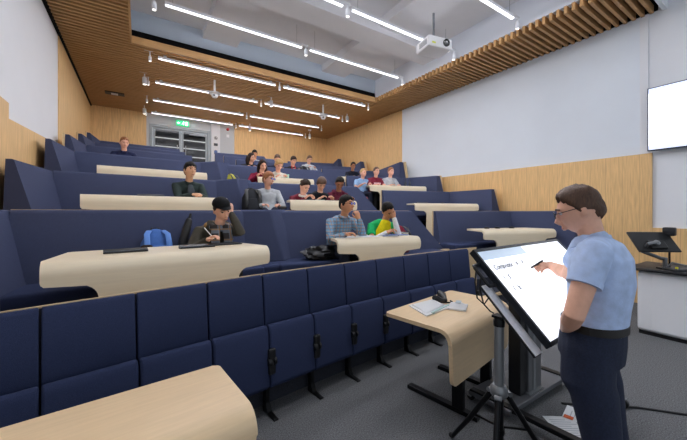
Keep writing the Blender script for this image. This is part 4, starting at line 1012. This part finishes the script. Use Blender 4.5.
flat('notebook', 'second blue notebook toward the table end, under the elbow', 'notebook', on('C', 1, 3.06, .74), AC+.1, .19, .2, .012, '#DDDDDD', '#46639C')
flat('book', 'thick cream book at the end of the lowest middle table', 'book', on('C', 1, 3.2, .60), AC+.3, .13, .2, .03, '#D2C8B4', '#8B8C86')
flat('tablet', 'black tablet under the pen hand of the capped person', 'tablet', on('L', 1, .74, .78), AL, .28, .19, .01, '#1B1C20')
flat('notebook', 'white notes in front of the person with white collar', 'notebook', on('C', 2, 2.46, .82), AC, .26, .2, .005, '#E6E7EA')
flat('notebook', 'green notebook between white collar and black tee', 'notebook', on('C', 2, 2.68, .78), AC, .16, .2, .012, '#DDDDDD', '#3F7D68')
flat('tablet', 'dark tablet in front of the person in black tee', 'tablet', on('C', 2, 2.9, .8), AC, .26, .18, .012, '#1B1C20')
flat('notebook', 'white notes in front of the maroon hooded top', 'notebook', on('C', 2, 3.2, .82), AC, .22, .2, .005, '#E6E7EA')
flat('notebook', 'dark folder at the crimson top on the third tier table', 'folder', on('C', 3, 2.4, .72), AC, .24, .18, .01, '#2B2C31')
flat('notebook', 'papers stacked at the free end of the third tier middle table', 'papers', on('C', 3, 3.1, .7), AC+.2, .28, .2, .02, '#D9D3CC')
cup = thing('cup', 'pale green cup before the curly blond listener', 'cup', on('C', 3, 2.76, .84)); MB().lathe((0, 0, 0), [(.001, 0), (.028, 0), (.036, .1), (.033, .1), (.026, .006), (.001, .006)]).build('cup_body', mat('cup_green', '#A9D4C2', .4), cup, smooth=40)
flat('notebook', 'open notes in front of the light blue tee', 'notebook', on('R', 3, 5.45, .78), AR, .26, .2, .005, '#E0E1E5')
for lb, x in (('dark water bottle on the free third tier table half', 6.55), ('second dark bottle next to another on the third tier table', 6.68)):
    bo = thing('bottle', lb, 'bottle', on('R', 3, x, .7)); MB().lathe((0, 0, 0), [(.001, 0), (.032, 0), (.034, .12), (.014, .155), (.014, .18), (.001, .18)]).build('bottle_body', mat('bottle_dark', '#2A3038', .2), bo, smooth=40)
    MB().lathe((0, 0, .178), [(.001, 0), (.016, 0), (.016, .02), (.001, .02)]).build('cap', BLACK, bo, smooth=40)
for lb, x, k_ in (('dark puck on the lowest table by the writing wall, first of three', 5.75, 1), ('dark puck on the lowest table by the writing wall, middle of three', 6.0, 1), ('dark puck on the lowest table by the writing wall, last of three', 6.35, 1), ('dark puck on the second tier table by the writing wall', 6.3, 2)):
    pu = thing('table_microphone', lb, 'microphone', on('R', k_, x, .68)); MB().lathe((0, 0, 0), [(.001, 0), (.05, 0), (.045, .03), (.001, .035)]).build('puck', BLACK, pu, smooth=40)

# ------------------------------------------------------------------ camera, light, view
cd = bpy.data.cameras.new('camera'); cam = bpy.data.objects.new('camera', cd); COL.objects.link(cam)
cam.location = (0, 0, 1.6); cam.rotation_euler = (R(90), 0, R(-33.1))
cd.sensor_width = 36; cd.lens = 314/687*36; cd.shift_y = -8/687; cd.clip_start = .05
SC.camera = cam
w = bpy.data.worlds.new('world'); SC.world = w; w.use_nodes = True
bg = w.node_tree.nodes['Background']; bg.inputs[0].default_value = (.82, .9, 1, 1); bg.inputs[1].default_value = .7
SC.view_settings.view_transform = 'Standard'; SC.view_settings.look = 'None'; SC.view_settings.gamma = 1; SC.view_settings.use_curve_mapping = False
SC.view_settings.exposure = .12
SC.cycles.use_denoising = True
SC.cycles.max_bounces = 8; SC.cycles.diffuse_bounces = 5; SC.cycles.sample_clamp_indirect = 6; SC.cycles.sample_clamp_direct = 2.5
